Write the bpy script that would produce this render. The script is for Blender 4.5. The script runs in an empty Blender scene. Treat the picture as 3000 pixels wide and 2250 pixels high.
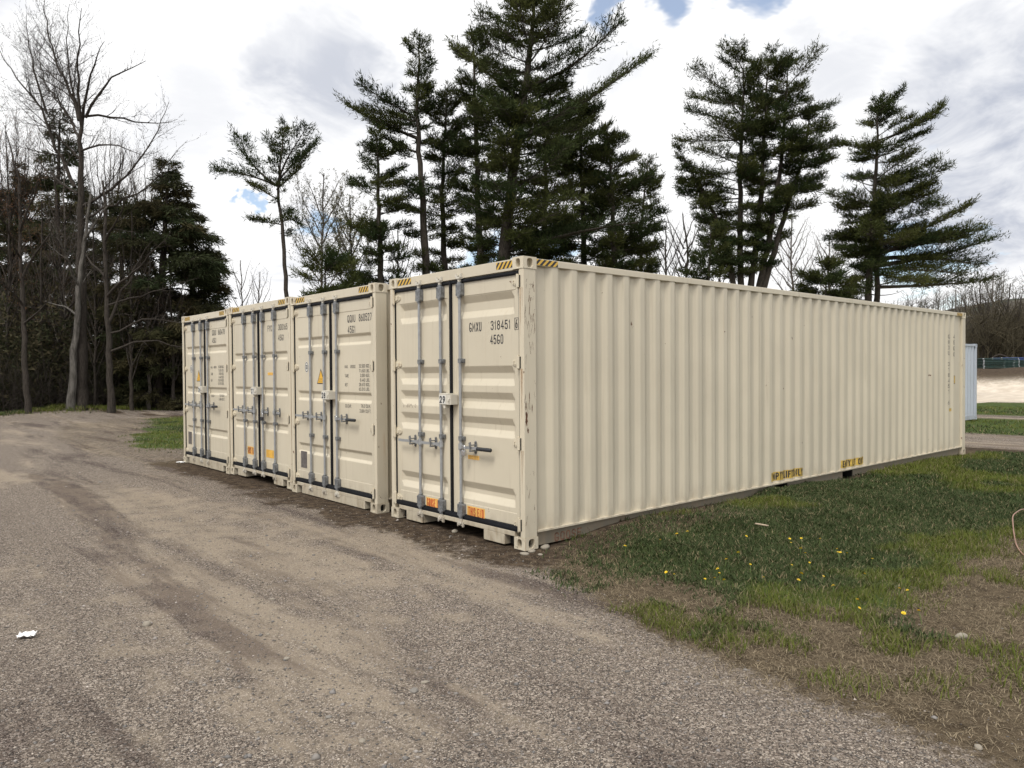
import bpy, bmesh, math, random
import numpy as np
from mathutils import Vector, Matrix

# ------------------------------------------------------------------ camera
SC = bpy.context.scene
COL = SC.collection
F_PX = 2200.81                       # focal length in pixels of a 3000 px wide frame
CAM = np.array([-4.9287, -5.4499, 1.7710])
YAW, PITCH, ROLL = math.radians(48.7916), math.radians(-0.99306), math.radians(-0.38319)
_fw = np.array([math.cos(PITCH)*math.cos(YAW), math.cos(PITCH)*math.sin(YAW), math.sin(PITCH)])
_rt = np.array([math.sin(YAW), -math.cos(YAW), 0.0])
_up = np.cross(_rt, _fw)
RT = _rt*math.cos(ROLL) + _up*math.sin(ROLL)
UP = -_rt*math.sin(ROLL) + _up*math.cos(ROLL)
FW = _fw
cam_data = bpy.data.cameras.new('camera')
cam_data.sensor_fit = 'HORIZONTAL'
cam_data.sensor_width = 36.0
cam_data.lens = F_PX/3000*36.0
cam_data.clip_start = 0.05
cam_data.clip_end = 3000.0
cam = bpy.data.objects.new('camera', cam_data)
COL.objects.link(cam)
mw = Matrix.Identity(4)
for i in range(3):
    mw[i][0], mw[i][1], mw[i][2], mw[i][3] = RT[i], UP[i], -FW[i], CAM[i]
cam.matrix_world = mw
SC.camera = cam

# ------------------------------------------------------------------ light and exposure
SUN_AZ = math.radians(205.0) # direction the light comes from, measured from +x towards +y
SUN_EL = math.radians(55.0)
sun_data = bpy.data.lights.new('sun', 'SUN')
sun_data.energy = 2.6
sun_data.angle = math.radians(22.0)
sun_data.color = (1.0, 0.955, 0.88)
sun = bpy.data.objects.new('sun', sun_data)
COL.objects.link(sun)
sdir = Vector((math.cos(SUN_AZ)*math.cos(SUN_EL), math.sin(SUN_AZ)*math.cos(SUN_EL), math.sin(SUN_EL)))
sun.rotation_euler = sdir.to_track_quat('Z', 'Y').to_euler()

SC.view_settings.view_transform = 'Standard'
SC.view_settings.look = 'None'
SC.view_settings.exposure = 0.18
SC.view_settings.gamma = 1.0
SC.view_settings.use_curve_mapping = False

class NT:
    """small helper round a node tree"""
    def __init__(self, tree):
        self.t = tree; self.n = tree.nodes; self.l = tree.links
    def node(self, kind, **kw):
        nd = self.n.new(kind)
        for k, v in kw.items():
            if k == 'inp':
                for kk, vv in v.items():
                    self.put(nd.inputs[kk], vv)
            else:
                setattr(nd, k, v)
        return nd
    def put(self, sock, v):
        if isinstance(v, bpy.types.NodeSocket): self.l.new(v, sock)
        else: sock.default_value = v
    def math(self, op, a, b=None, c=None, clamp=False):
        nd = self.n.new('ShaderNodeMath'); nd.operation = op; nd.use_clamp = clamp
        self.put(nd.inputs[0], a)
        if b is not None: self.put(nd.inputs[1], b)
        if c is not None: self.put(nd.inputs[2], c)
        return nd.outputs[0]
    def ss(self, v, lo, hi, a=0.0, b=1.0):
        nd = self.n.new('ShaderNodeMapRange'); nd.interpolation_type = 'SMOOTHSTEP'
        self.put(nd.inputs['Value'], v)
        nd.inputs['From Min'].default_value = lo; nd.inputs['From Max'].default_value = hi
        nd.inputs['To Min'].default_value = a; nd.inputs['To Max'].default_value = b
        return nd.outputs['Result']
    def mix(self, fac, a, b, blend='MIX'):
        nd = self.n.new('ShaderNodeMix'); nd.data_type = 'RGBA'; nd.blend_type = blend
        self.put(nd.inputs[0], fac)
        for s, v in ((nd.inputs[6], a), (nd.inputs[7], b)):
            if isinstance(v, tuple): s.default_value = (v[0], v[1], v[2], 1)
            else: self.put(s, v)
        return nd.outputs[2]
    def noise(self, vec, scale, detail=4.0, rough=0.55, dist=0.0, out=0):
        nd = self.n.new('ShaderNodeTexNoise')
        if vec is not None: self.l.new(vec, nd.inputs['Vector'])
        nd.inputs['Scale'].default_value = scale; nd.inputs['Detail'].default_value = detail
        nd.inputs['Roughness'].default_value = rough; nd.inputs['Distortion'].default_value = dist
        return nd.outputs[out]
    def mapping(self, vec, scale=(1, 1, 1), loc=(0, 0, 0), rot=(0, 0, 0)):
        nd = self.n.new('ShaderNodeMapping'); self.l.new(vec, nd.inputs['Vector'])
        nd.inputs['Scale'].default_value = scale; nd.inputs['Location'].default_value = loc
        nd.inputs['Rotation'].default_value = rot
        return nd.outputs[0]
    def ramp(self, fac, stops, interp='LINEAR'):
        nd = self.n.new('ShaderNodeValToRGB'); self.put(nd.inputs[0], fac)
        cr = nd.color_ramp; cr.interpolation = interp
        while len(cr.elements) < len(stops): cr.elements.new(0.5)
        for e, (p, c) in zip(cr.elements, stops):
            e.position = p; e.color = (c[0], c[1], c[2], 1)
        return nd.outputs[0]

# ------------------------------------------------------------------ sky: Nishita with a broken cloud deck
world = bpy.data.worlds.new('World')
SC.world = world
world.use_nodes = True
world.node_tree.nodes.clear()
w = NT(world.node_tree)
sky = w.node('ShaderNodeTexSky')
sky.sky_type = 'NISHITA'; sky.sun_disc = False
sky.sun_elevation = SUN_EL
sky.sun_rotation = math.pi/2 - SUN_AZ
sky.air_density = 1.0; sky.dust_density = 0.6; sky.ozone_density = 1.0
tc = w.node('ShaderNodeTexCoord')
sep = w.node('ShaderNodeSeparateXYZ', inp={0: tc.outputs['Generated']})
zz = w.math('ADD', w.math('MAXIMUM', sep.outputs[2], 0.0), 0.30)
comb = w.node('ShaderNodeCombineXYZ', inp={0: w.math('DIVIDE', sep.outputs[0], zz), 1: w.math('DIVIDE', sep.outputs[1], zz), 2: 0.35})
cv = comb.outputs[0]
gen = tc.outputs['Generated']
# cloud masses are torn by noise, so bend the direction before measuring distance to a mass
nzc = w.noise(w.mapping(cv, loc=(8.3, 4.1, 0)), 3.4, 5, 0.64, 0.3, out=1)
bent = w.node('ShaderNodeVectorMath', operation='MULTIPLY_ADD', inp={0: nzc, 1: (0.26, 0.26, 0.17), 2: gen}).outputs[0]
bent = w.node('ShaderNodeVectorMath', operation='ADD', inp={0: bent, 1: (-0.13, -0.13, -0.085)}).outputs[0]
bent = w.node('ShaderNodeVectorMath', operation='NORMALIZE', inp={0: bent}).outputs[0]
def spot(px, py, rad, soft):
    """soft disc of sky round a direction; px, py in 2212 px picture units, rad in the same"""
    d = FW + RT*(px*3000/2212-1500)/F_PX - UP*(py*3000/2212-1125)/F_PX; d = d/np.linalg.norm(d)
    dt = w.node('ShaderNodeVectorMath', operation='DOT_PRODUCT', inp={0: bent, 1: tuple(float(k) for k in d)}).outputs['Value']
    a_ = rad*3000/2212/F_PX
    return w.ss(dt, math.cos(a_*(1+soft)), math.cos(a_*max(0.02, 1-soft)))
n_big = w.noise(w.mapping(cv, loc=(3.1, 1.7, 0)), 1.3, 5, 0.56, 0.35)
n_med = w.noise(w.mapping(cv, loc=(8.3, 4.1, 0)), 1.7, 5, 0.58, 0.5)
thin = w.ss(n_big, 0.66, 0.74)                       # gaps with blue sky
for q in ((1450, 0, 38, .5), (1300, 5, 34, .5), (1640, -12, 46, .5), (510, 446, 17, .5), (672, 485, 26, .6), (1070, 545, 40, .6), (2010, 560, 60, .6), (1180, 505, 34, .6)):
    thin = w.math('MAXIMUM', thin, w.math('MULTIPLY', spot(*q), 0.80))
shade = w.ss(n_med, 0.56, 0.76, 0.0, 0.8)           # thick grey undersides
tex = w.ss(w.noise(w.mapping(cv, loc=(2.2, 6.4, 0)), 4.2, 6, 0.6, 0.6), 0.32, 0.62, 0.30, 1.0)
for q in ((715, 175, 105, .7, .75), (640, 90, 70, .8, .5), (2150, 300, 170, .6, 1.0), (2000, 400, 90, .8, .7), (1790, 165, 60, .9, .4), (430, 280, 90, .9, .3), (1280, 170, 60, .9, .35), (2190, 470, 90, .8, .8)):
    shade = w.math('MAXIMUM', shade, w.math('MULTIPLY', w.math('MULTIPLY', spot(*q[:4]), tex), q[4]))
c_col = w.mix(shade, (0.97, 0.97, 0.975), (0.44, 0.475, 0.565))
bg_sky = w.node('ShaderNodeBackground', inp={'Color': sky.outputs[0], 'Strength': 0.15})
bg_cl = w.node('ShaderNodeBackground', inp={'Color': c_col, 'Strength': 1.0})
mixs = w.node('ShaderNodeMixShader', inp={0: w.math('SUBTRACT', 1.0, thin), 1: bg_sky.outputs[0], 2: bg_cl.outputs[0]})
wo = w.node('ShaderNodeOutputWorld', inp={'Surface': mixs.outputs[0]})

SC.cycles.max_bounces = 5
SC.cycles.use_adaptive_sampling = True
SC.cycles.adaptive_threshold = 0.025
SC.cycles.diffuse_bounces = 3
SC.cycles.glossy_bounces = 2
SC.cycles.transparent_max_bounces = 4
SC.cycles.use_denoising = True

# ------------------------------------------------------------------ helpers
rng = np.random.default_rng(7)
S2 = 3000/2212.0                                      # working pixel -> photo pixel

def at(px, py, depth):
    """point in the world at a given depth (metres along the view axis), in 2212 px wide picture units"""
    u, v = px*S2, py*S2
    return CAM + (FW + RT*(u-1500)/F_PX - UP*(v-1125)/F_PX)*depth

def tag(o, label=None, category=None, group=None, kind=None):
    if label: o['label'] = label
    if category: o['category'] = category
    if group: o['group'] = group
    if kind: o['kind'] = kind
    return o

def empty(name, loc=(0, 0, 0), rz=0.0):
    o = bpy.data.objects.new(name, None); COL.objects.link(o)
    o.location = loc; o.rotation_euler = (0, 0, rz); o.empty_display_size = 0.2
    return o

def link(name, mesh, parent=None, loc=None):
    o = bpy.data.objects.new(name, mesh); COL.objects.link(o)
    if parent is not None: o.parent = parent
    if loc is not None: o.location = loc
    return o

def np_mesh(name, verts, tris, mats, smooth=False, col=None, mat_idx=None):
    """mesh from numpy arrays; tris (n,3) or quads (n,4)"""
    verts = np.asarray(verts, np.float32); tris = np.asarray(tris, np.int32)
    k = tris.shape[1]
    me = bpy.data.meshes.new(name)
    me.vertices.add(len(verts)); me.vertices.foreach_set('co', verts.ravel())
    me.loops.add(tris.size); me.loops.foreach_set('vertex_index', tris.ravel())
    me.polygons.add(len(tris))
    me.polygons.foreach_set('loop_start', np.arange(0, tris.size, k, dtype=np.int32))
    me.polygons.foreach_set('loop_total', np.full(len(tris), k, np.int32))
    if smooth: me.polygons.foreach_set('use_smooth', np.ones(len(tris), bool))
    if mat_idx is not None: me.polygons.foreach_set('material_index', np.asarray(mat_idx, np.int32))
    for m in (mats if isinstance(mats, (list, tuple)) else [mats]): me.materials.append(m)
    if col is not None:
        a = me.color_attributes.new('Col', 'FLOAT_COLOR', 'POINT')
        c = np.ones((len(verts), 4), np.float32); c[:, :col.shape[1]] = col
        a.data.foreach_set('color', c.ravel())
    me.update(calc_edges=True)
    return me

class MB:
    """collects boxes, prisms, tubes ... and builds ONE mesh"""
    def __init__(self): self.v = []; self.f = []; self.m = []; self.s = []
    def add(self, vs, fs, mat=0, smooth=False):
        b = len(self.v); self.v += [tuple(p) for p in vs]
        for f in fs:
            self.f.append(tuple(b+i for i in f)); self.m.append(mat); self.s.append(smooth)
    def box(self, x0, x1, y0, y1, z0, z1, mat=0):
        vs = [(x, y, z) for x in (x0, x1) for y in (y0, y1) for z in (z0, z1)]
        self.add(vs, [(0, 1, 3, 2), (4, 6, 7, 5), (0, 4, 5, 1), (2, 3, 7, 6), (0, 2, 6, 4), (1, 5, 7, 3)], mat)
    def quad(self, a, b, c, d, mat=0): self.add([a, b, c, d], [(0, 1, 2, 3)], mat)
    def prism(self, poly, d, mat=0):
        """poly: list of 3-D points in a plane; d: extrusion vector"""
        n = len(poly); d = Vector(d)
        vs = [Vector(p) for p in poly] + [Vector(p)+d for p in poly]
        fs = [tuple(range(n))[::-1], tuple(range(n, 2*n))] + [(i, (i+1) % n, n+(i+1) % n, n+i) for i in range(n)]
        self.add(vs, fs, mat)
    def tube(self, pts, rad, n=10, mat=0, cap=True):
        pts = [Vector(p) for p in pts]
        if not isinstance(rad, (list, tuple)): rad = [rad]*len(pts)
        vs = []; ref = None
        for i, p in enumerate(pts):
            t = (pts[min(i+1, len(pts)-1)] - pts[max(i-1, 0)]).normalized()
            if ref is None:
                ref = t.cross(Vector((0.31, 0.92, 0.21))).normalized()
            a = (ref - t*ref.dot(t)).normalized(); ref = a; b = t.cross(a)
            for k in range(n):
                w_ = 2*math.pi*k/n
                vs.append(p + (a*math.cos(w_) + b*math.sin(w_))*rad[i])
        fs = [(i*n+k, i*n+(k+1) % n, (i+1)*n+(k+1) % n, (i+1)*n+k) for i in range(len(pts)-1) for k in range(n)]
        self.add(vs, fs, mat, True)
        if cap:
            self.add(vs[:n], [tuple(range(n))[::-1]], mat); self.add(vs[-n:], [tuple(range(n))], mat)
    def mesh(self, name, mats):
        me = bpy.data.meshes.new(name); me.from_pydata(self.v, [], self.f)
        me.polygons.foreach_set('material_index', self.m); me.polygons.foreach_set('use_smooth', self.s)
        for m in (mats if isinstance(mats, (list, tuple)) else [mats]): me.materials.append(m)
        me.update(); return me
    def build(self, name, mats, parent=None, bevel=0.0, loc=None):
        o = link(name, self.mesh(name, mats), parent, loc)
        if bevel:
            b = o.modifiers.new('bevel', 'BEVEL'); b.width = bevel; b.segments = 2; b.limit_method = 'ANGLE'
            b.angle_limit = math.radians(40)
        return o

# value noise in numpy for layout work (heights, patch edges)
_perm = np.random.default_rng(3).random((256, 256)).astype(np.float32)
def vnoise(x, y):
    xi = np.floor(x).astype(int); yi = np.floor(y).astype(int)
    fx = x-xi; fy = y-yi
    fx = fx*fx*(3-2*fx); fy = fy*fy*(3-2*fy)
    g = lambda a, b: _perm[a & 255, b & 255]
    return (g(xi, yi)*(1-fx)+g(xi+1, yi)*fx)*(1-fy) + (g(xi, yi+1)*(1-fx)+g(xi+1, yi+1)*fx)*fy
def fbm(x, y, oct=4):
    s = 0; a = 0.5; t = 0
    for k in range(oct):
        s = s + a*vnoise(x*2**k+17.3*k, y*2**k+9.1*k); t += a; a *= 0.5
    return s/t
def sstep(v, lo, hi):
    t = np.clip((v-lo)/(hi-lo), 0, 1); return t*t*(3-2*t)

# ------------------------------------------------------------------ materials
def material(name):
    m = bpy.data.materials.new(name); m.use_nodes = True
    m.node_tree.nodes.clear()
    n = NT(m.node_tree)
    p = n.node('ShaderNodeBsdfPrincipled'); o = n.node('ShaderNodeOutputMaterial')
    n.l.new(p.outputs[0], o.inputs[0])
    return m, n, p

def simple(name, col, rough=0.6, metal=0.0, var=0.12, scale=8.0, bump=0.0, spec=0.5):
    m, n, p = material(name)
    t = n.node('ShaderNodeTexCoord')
    v = n.noise(t.outputs['Object'], scale, 4)
    f = n.ss(v, 0.3, 0.7, 1-var, 1+var)
    c = n.mix(1.0, col, (1, 1, 1), 'MULTIPLY')
    hs = n.node('ShaderNodeHueSaturation', inp={'Value': f, 'Color': c})
    n.l.new(hs.outputs[0], p.inputs['Base Color'])
    p.inputs['Roughness'].default_value = rough; p.inputs['Metallic'].default_value = metal
    p.inputs['Specular IOR Level'].default_value = spec
    if bump:
        b = n.node('ShaderNodeBump', inp={'Strength': bump, 'Distance': 0.01, 'Height': n.noise(t.outputs['Object'], scale*6, 3)})
        n.l.new(b.outputs[0], p.inputs['Normal'])
    return m

def paint_mat(name, col, wear, seed, rough=0.42, dirt=1.0):
    """cream container paint: faint blotches, run-off streaks, scuffs, and rust where it is worn"""
    m, n, p = material(name)
    t = n.node('ShaderNodeTexCoord'); geo = n.node('ShaderNodeNewGeometry')
    oi = n.node('ShaderNodeObjectInfo')
    ob = n.node('ShaderNodeVectorMath', operation='ADD', inp={0: geo.outputs['Position'], 1: (seed, seed*0.7, 0)}).outputs[0]
    c = n.mix(n.ss(n.noise(ob, 0.9, 3), 0.3, 0.7), tuple(k*0.95 for k in col), tuple(min(1, k*1.035) for k in col))
    st = n.noise(n.mapping(ob, scale=(9, 9, 0.45)), 2.2, 5, 0.6)
    c = n.mix(n.ss(st, 0.55, 0.8, 0, 0.28*dirt), c, (0.36, 0.31, 0.225))
    # grime thrown up from the ground
    sz = n.node('ShaderNodeSeparateXYZ', inp={0: geo.outputs['Position']})
    gn = n.noise(n.mapping(ob, scale=(3, 3, 1.3)), 3.0, 5, 0.65)
    low = n.math('MULTIPLY', n.ss(sz.outputs[2], 0.42, 0.0), n.ss(gn, 0.38, 0.72))
    c = n.mix(n.math('MULTIPLY', low, min(0.9, 0.6*dirt)), c, (0.27, 0.215, 0.15))
    # dark scuffs
    sc = n.noise(n.mapping(ob, scale=(14, 14, 2.6), rot=(0.25, 0.2, 0)), 2.6, 6, 0.7, 1.2)
    sm = n.ss(sc, 0.735-0.055*wear, 0.76-0.055*wear)
    c = n.mix(n.math('MULTIPLY', sm, 0.75 if wear else 0.35), c, (0.12, 0.085, 0.06))
    if wear:
        rn = n.noise(ob, 7.0, 6, 0.66, 0.4)
        rs = n.noise(n.mapping(ob, scale=(26, 26, 0.55)), 1.0, 4, 0.6)
        area = n.ss(n.noise(ob, 1.6, 2), 0.42, 0.62)
        halo = n.math('MULTIPLY', n.ss(rs, 0.56, 0.75), area)
        c = n.mix(n.math('MULTIPLY', halo, 0.55*wear), c, (0.42, 0.24, 0.10))
        rm = n.ss(rn, 0.70-0.045*wear, 0.735-0.045*wear)
        c = n.mix(rm, c, (0.105, 0.042, 0.018))
    n.l.new(c, p.inputs['Base Color'])
    n.l.new(n.ss(st, 0.3, 0.8, rough-0.06, rough+0.14), p.inputs['Roughness'])
    p.inputs['Specular IOR Level'].default_value = 0.42
    # slight oil-canning of thin sheet
    b = n.node('ShaderNodeBump', inp={'Strength': 0.45, 'Distance': 0.008, 'Height': n.noise(n.mapping(ob, scale=(1, 1, 0.6)), 3.0, 4, 0.5)})
    n.l.new(b.outputs[0], p.inputs['Normal'])
    return m

CREAM = (0.560, 0.506, 0.398)
M = {}
M['paint'] = paint_mat('cream_paint', CREAM, 0.25, 0.0, 0.42, 1.35)
M['paint_worn'] = paint_mat('cream_paint_worn', (0.575, 0.518, 0.405), 1.0, 4.0)
M['paint_dirty'] = paint_mat('cream_paint_grimy', (0.48, 0.43, 0.335), 0.6, 9.0, 0.5, 1.8)
M['paint_web'] = paint_mat('shaded_grimy_paint', (0.22, 0.195, 0.15), 0.8, 15.0, 0.7, 2.0)  # grimy rail web, base colour darkened to carry the shade under the flange
M['paint_cast'] = paint_mat('cream_paint_rusting', (0.575, 0.518, 0.405), 2.0, 21.0, 0.5)
M['bluepaint'] = paint_mat('grey_blue_paint', (0.42, 0.46, 0.52), 0.3, 13.0, 0.45, 0.6)
M['rubber'] = simple('black_rubber', (0.010, 0.011, 0.014), 0.75, var=0.3, spec=0.25)
M['boxpaint'] = paint_mat('off_white_paint', (0.55, 0.52, 0.45), 0.0, 6.0)
M['hole'] = simple('opening_shade_dirt', (0.010, 0.009, 0.008), 0.9)  # near-black paints the shade inside openings, and dirt in the lower casting slots
M['galv'] = simple('galvanised_steel', (0.32, 0.33, 0.34), 0.45, 0.3, 0.10, 14.0, 0.08)
M['galv_dark'] = simple('weathered_galvanised', (0.20, 0.207, 0.215), 0.5, 0.45, 0.3, 30.0, 0.25)
M['cast'] = paint_mat('painted_casting', (0.58, 0.55, 0.48), 1.0, 2.5, 0.5, 1.5)
M['chrome'] = simple('bright_steel', (0.62, 0.63, 0.65), 0.25, 0.9, 0.1)
M['grip'] = simple('black_grip', (0.018, 0.02, 0.024), 0.55)
M['ink'] = simple('black_lettering', (0.018, 0.02, 0.028), 0.6)
M['ink_faint'] = simple('faded_lettering', (0.17, 0.155, 0.125), 0.6)
M['red'] = simple('red_lettering', (0.42, 0.045, 0.018), 0.55, var=0.2)
M['red_rail'] = simple('shaded_red_lettering', (0.20, 0.105, 0.065), 0.85, var=0.5, scale=30)  # faint red, darkened so the colour carries the shade on the recessed rail
M['red_faded'] = simple('faded_red_lettering', (0.30, 0.075, 0.03), 0.7, var=0.4, scale=30)
M['yellow'] = simple('yellow_sticker', (0.70, 0.40, 0.045), 0.45, var=0.1)
M['orange'] = simple('orange_sticker', (0.74, 0.43, 0.11), 0.5, var=0.15)
M['faded_yellow'] = simple('faded_yellow_sticker', (0.50, 0.34, 0.07), 0.5, var=0.3, scale=14)
M['white'] = simple('white_enamel', (0.64, 0.63, 0.59), 0.4, var=0.06)
M['plate'] = simple('grey_plate', (0.20, 0.185, 0.18), 0.4, 0.6, 0.25, 20)
M['rust_run'] = simple('rust_run', (0.33, 0.20, 0.105), 0.7, var=0.3, scale=40)
M['rust'] = simple('rust', (0.10, 0.038, 0.017), 0.9, var=0.5, scale=60, bump=0.3)
M['floor_wood'] = simple('container_floor', (0.05, 0.04, 0.03), 0.9)

def hazard_mat():
    m, n, p = material('hazard_stripes')
    t = n.node('ShaderNodeUVMap')
    s = n.node('ShaderNodeSeparateXYZ', inp={0: t.outputs[0]})
    k = n.math('FRACT', n.math('ADD', n.math('MULTIPLY', s.outputs[0], 1.0), n.math('MULTIPLY', s.outputs[1], -0.9)))
    c = n.mix(n.math('GREATER_THAN', k, 0.5), (0.62, 0.39, 0.055), (0.016, 0.017, 0.024))
    nz = n.noise(t.outputs[0], 6.0, 5, 0.7)
    c = n.mix(n.ss(nz, 0.62, 0.75, 0, 0.5), c, CREAM)
    n.l.new(c, p.inputs['Base Color']); p.inputs['Roughness'].default_value = 0.5
    return m
M['hazard'] = hazard_mat()

# ------------------------------------------------------------------ shipping containers
L, W, H = 12.192, 2.438, 2.896
# positions of the near bottom corner of each container (x, y, z) in world
SPOT = {29: (0.0, 0.0, 0.0), 28: (-0.020, 2.737, -0.009), 27: (-0.008, 5.213, 0.011), 26: (-0.007, 7.700, -0.003)}
MESH = {}

def shared(key, fn):
    if key not in MESH: MESH[key] = fn()
    return MESH[key]

def hole_face(mb, c, u, v, hu, hv, hole_c, ru, rv, depth_vec, capmat):
    """rectangle centred c with half sizes hu, hv along u, v and a rounded slot sunk along depth_vec"""
    c = Vector(c); u = Vector(u); v = Vector(v); dv = Vector(depth_vec)
    ca = math.atan2(hv, hu)
    ang = sorted([2*math.pi*k/20+0.01 for k in range(20)] + [ca, math.pi-ca, math.pi+ca, 2*math.pi-ca])
    outer, inner, deep = [], [], []
    for a in ang:
        ct, st = math.cos(a), math.sin(a)
        k = min(hu/max(abs(ct), 1e-6), hv/max(abs(st), 1e-6))
        outer.append(c+u*ct*k+v*st*k)
        e = 2.0/2.8
        p = c+u*(hole_c[0]+math.copysign(abs(ct)**e, ct)*ru)+v*(hole_c[1]+math.copysign(abs(st)**e, st)*rv)
        inner.append(p); deep.append(p+dv)
    n = len(ang); vs = outer+inner+deep
    mb.add(vs, [(i, (i+1) % n, n+(i+1) % n, n+i) for i in range(n)], 0)
    mb.add(vs, [(n+i, n+(i+1) % n, 2*n+(i+1) % n, 2*n+i) for i in range(n)], 0)
    mb.add(deep, [tuple(range(n))], capmat)

def casting_mesh(sx, sy, sz):
    """ISO corner casting; sx, sy, sz = -1/+1 tell which way its outer faces look; origin at the outer corner"""
    a, b, h = 0.178, 0.162, 0.118
    mb = MB()
    X = lambda d: -sx*d; Y = lambda d: -sy*d; Z = lambda d: -sz*d
    cap = 1 if sz < 0 else 0
    hole_face(mb, (0, Y(b/2), Z(h/2)), (0, 1, 0), (0, 0, 1), b/2, h/2, (0, -sz*0.002), 0.033, 0.045, (X(0.06), 0, 0), cap)
    hole_face(mb, (X(a/2), 0, Z(h/2)), (1, 0, 0), (0, 0, 1), a/2, h/2, (0, -sz*0.002), 0.039, 0.045, (0, Y(0.06), 0), cap)
    P = lambda i, j, k: (X(a*i), Y(b*j), Z(h*k))
    mb.quad(P(0, 0, 0), P(1, 0, 0), P(1, 1, 0), P(0, 1, 0)); mb.quad(P(0, 0, 1), P(0, 1, 1), P(1, 1, 1), P(1, 0, 1))
    mb.quad(P(1, 0, 0), P(1, 0, 1), P(1, 1, 1), P(1, 1, 0)); mb.quad(P(0, 1, 0), P(1, 1, 0), P(1, 1, 1), P(0, 1, 1))
    me = mb.mesh('corner_casting', [M['paint_cast'], M['hole']])
    bm = bmesh.new(); bm.from_mesh(me); bmesh.ops.remove_doubles(bm, verts=bm.verts, dist=1e-5)
    bmesh.ops.recalc_face_normals(bm, faces=bm.faces); bm.to_mesh(me); bm.free()
    return me

# corrugated side profile: list of (x, depth) along the wall, depth 0 = outermost
PITCH_C = 0.2785
def corr_profile(x0, x1):
    pts = [(x0, 0.036)]
    x = x0+0.160
    while x+0.30 < x1:
        pts += [(x, 0.036), (x+0.070, 0.0), (x+0.070+0.0785, 0.0), (x+0.070+0.0785+0.070, 0.036)]
        x += PITCH_C
    pts.append((x1, 0.036))
    return pts
PROF = corr_profile(0.176, L-0.176)
_px = np.array([p[0] for p in PROF]); _pd = np.array([p[1] for p in PROF])
WALL_Y = 0.012
def wall_depth(x): return WALL_Y + np.interp(x, _px, _pd)

def side_wall_mesh(side, mat, prof=None, z0=0.176, z1=2.818):
    prof = prof or PROF
    # rounded press bends: split every bend into two short facets
    pts = []
    for i, (x, d) in enumerate(prof):
        if 0 < i < len(prof)-1:
            (xa, da), (xb, db) = prof[i-1], prof[i+1]
            for (xn, dn) in ((xa, da), (xb, db)):
                ln = math.hypot(xn-x, dn-d); k = min(0.008/ln, 0.4)
                pts.append((x+(xn-x)*k, d+(dn-d)*k))
        else: pts.append((x, d))
    n = len(pts); vs = []
    for z in (z0, z1):
        for x, d in pts: vs.append((x, (WALL_Y+d) if side < 0 else W-WALL_Y-d, z))
    fs = [((i, i+1, n+i+1, n+i) if side < 0 else (i+1, i, n+i, n+i+1)) for i in range(n-1)]
    me = bpy.data.meshes.new('side_wall'); me.from_pydata(vs, [], fs); me.materials.append(mat)
    me.update(); return me

def door_mesh(y0, y1, recs, slope, depth):
    """one door leaf: frame of stiles and rails and a pressed panel with horizontal recesses. Door plane d = 0.035"""
    mb = MB(); d0 = 0.034; dp = 0.0385; zb, zt = 0.222, 2.728; sw = 0.062
    gb, gt = 0.345, 2.580
    mb.box(d0, 0.085, y0, y0+sw, zb, zt); mb.box(d0, 0.085, y1-sw, y1, zb, zt)
    mb.box(d0+0.0005, 0.084, y0+sw, y1-sw, gt, zt-0.001); mb.box(d0+0.0005, 0.084, y0+sw, y1-sw, zb+0.001, gb)
    e = 0.05 if slope > 0.06 else 0.028
    ys = [y0+sw, y0+sw+0.018, y0+sw+0.018+e, y1-sw-0.018-e, y1-sw-0.018, y1-sw]
    zs = [(gb, 0)]
    for top, bot in sorted(recs, key=lambda r: r[1]):
        zs += [(bot, 0), (bot+slope, 1), (top-slope, 1), (top, 0)]
    zs.append((gt, 0))
    vs = []
    for z, k in zs:
        for i, y in enumerate(ys):
            inner = i in (2, 3)
            zz_ = z
            vs.append((dp+(depth if (k and inner) else 0), y, zz_))
    n = len(ys)
    fs = [(j*n+i, (j+1)*n+i, (j+1)*n+i+1, j*n+i+1) for j in range(len(zs)-1) for i in range(n-1)]
    mb.add(vs, fs)
    mb.quad((0.086, y0, zb), (0.086, y0, zt), (0.086, y1, zt), (0.086, y1, zb))
    return mb.mesh('door', [M['paint']])

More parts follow.
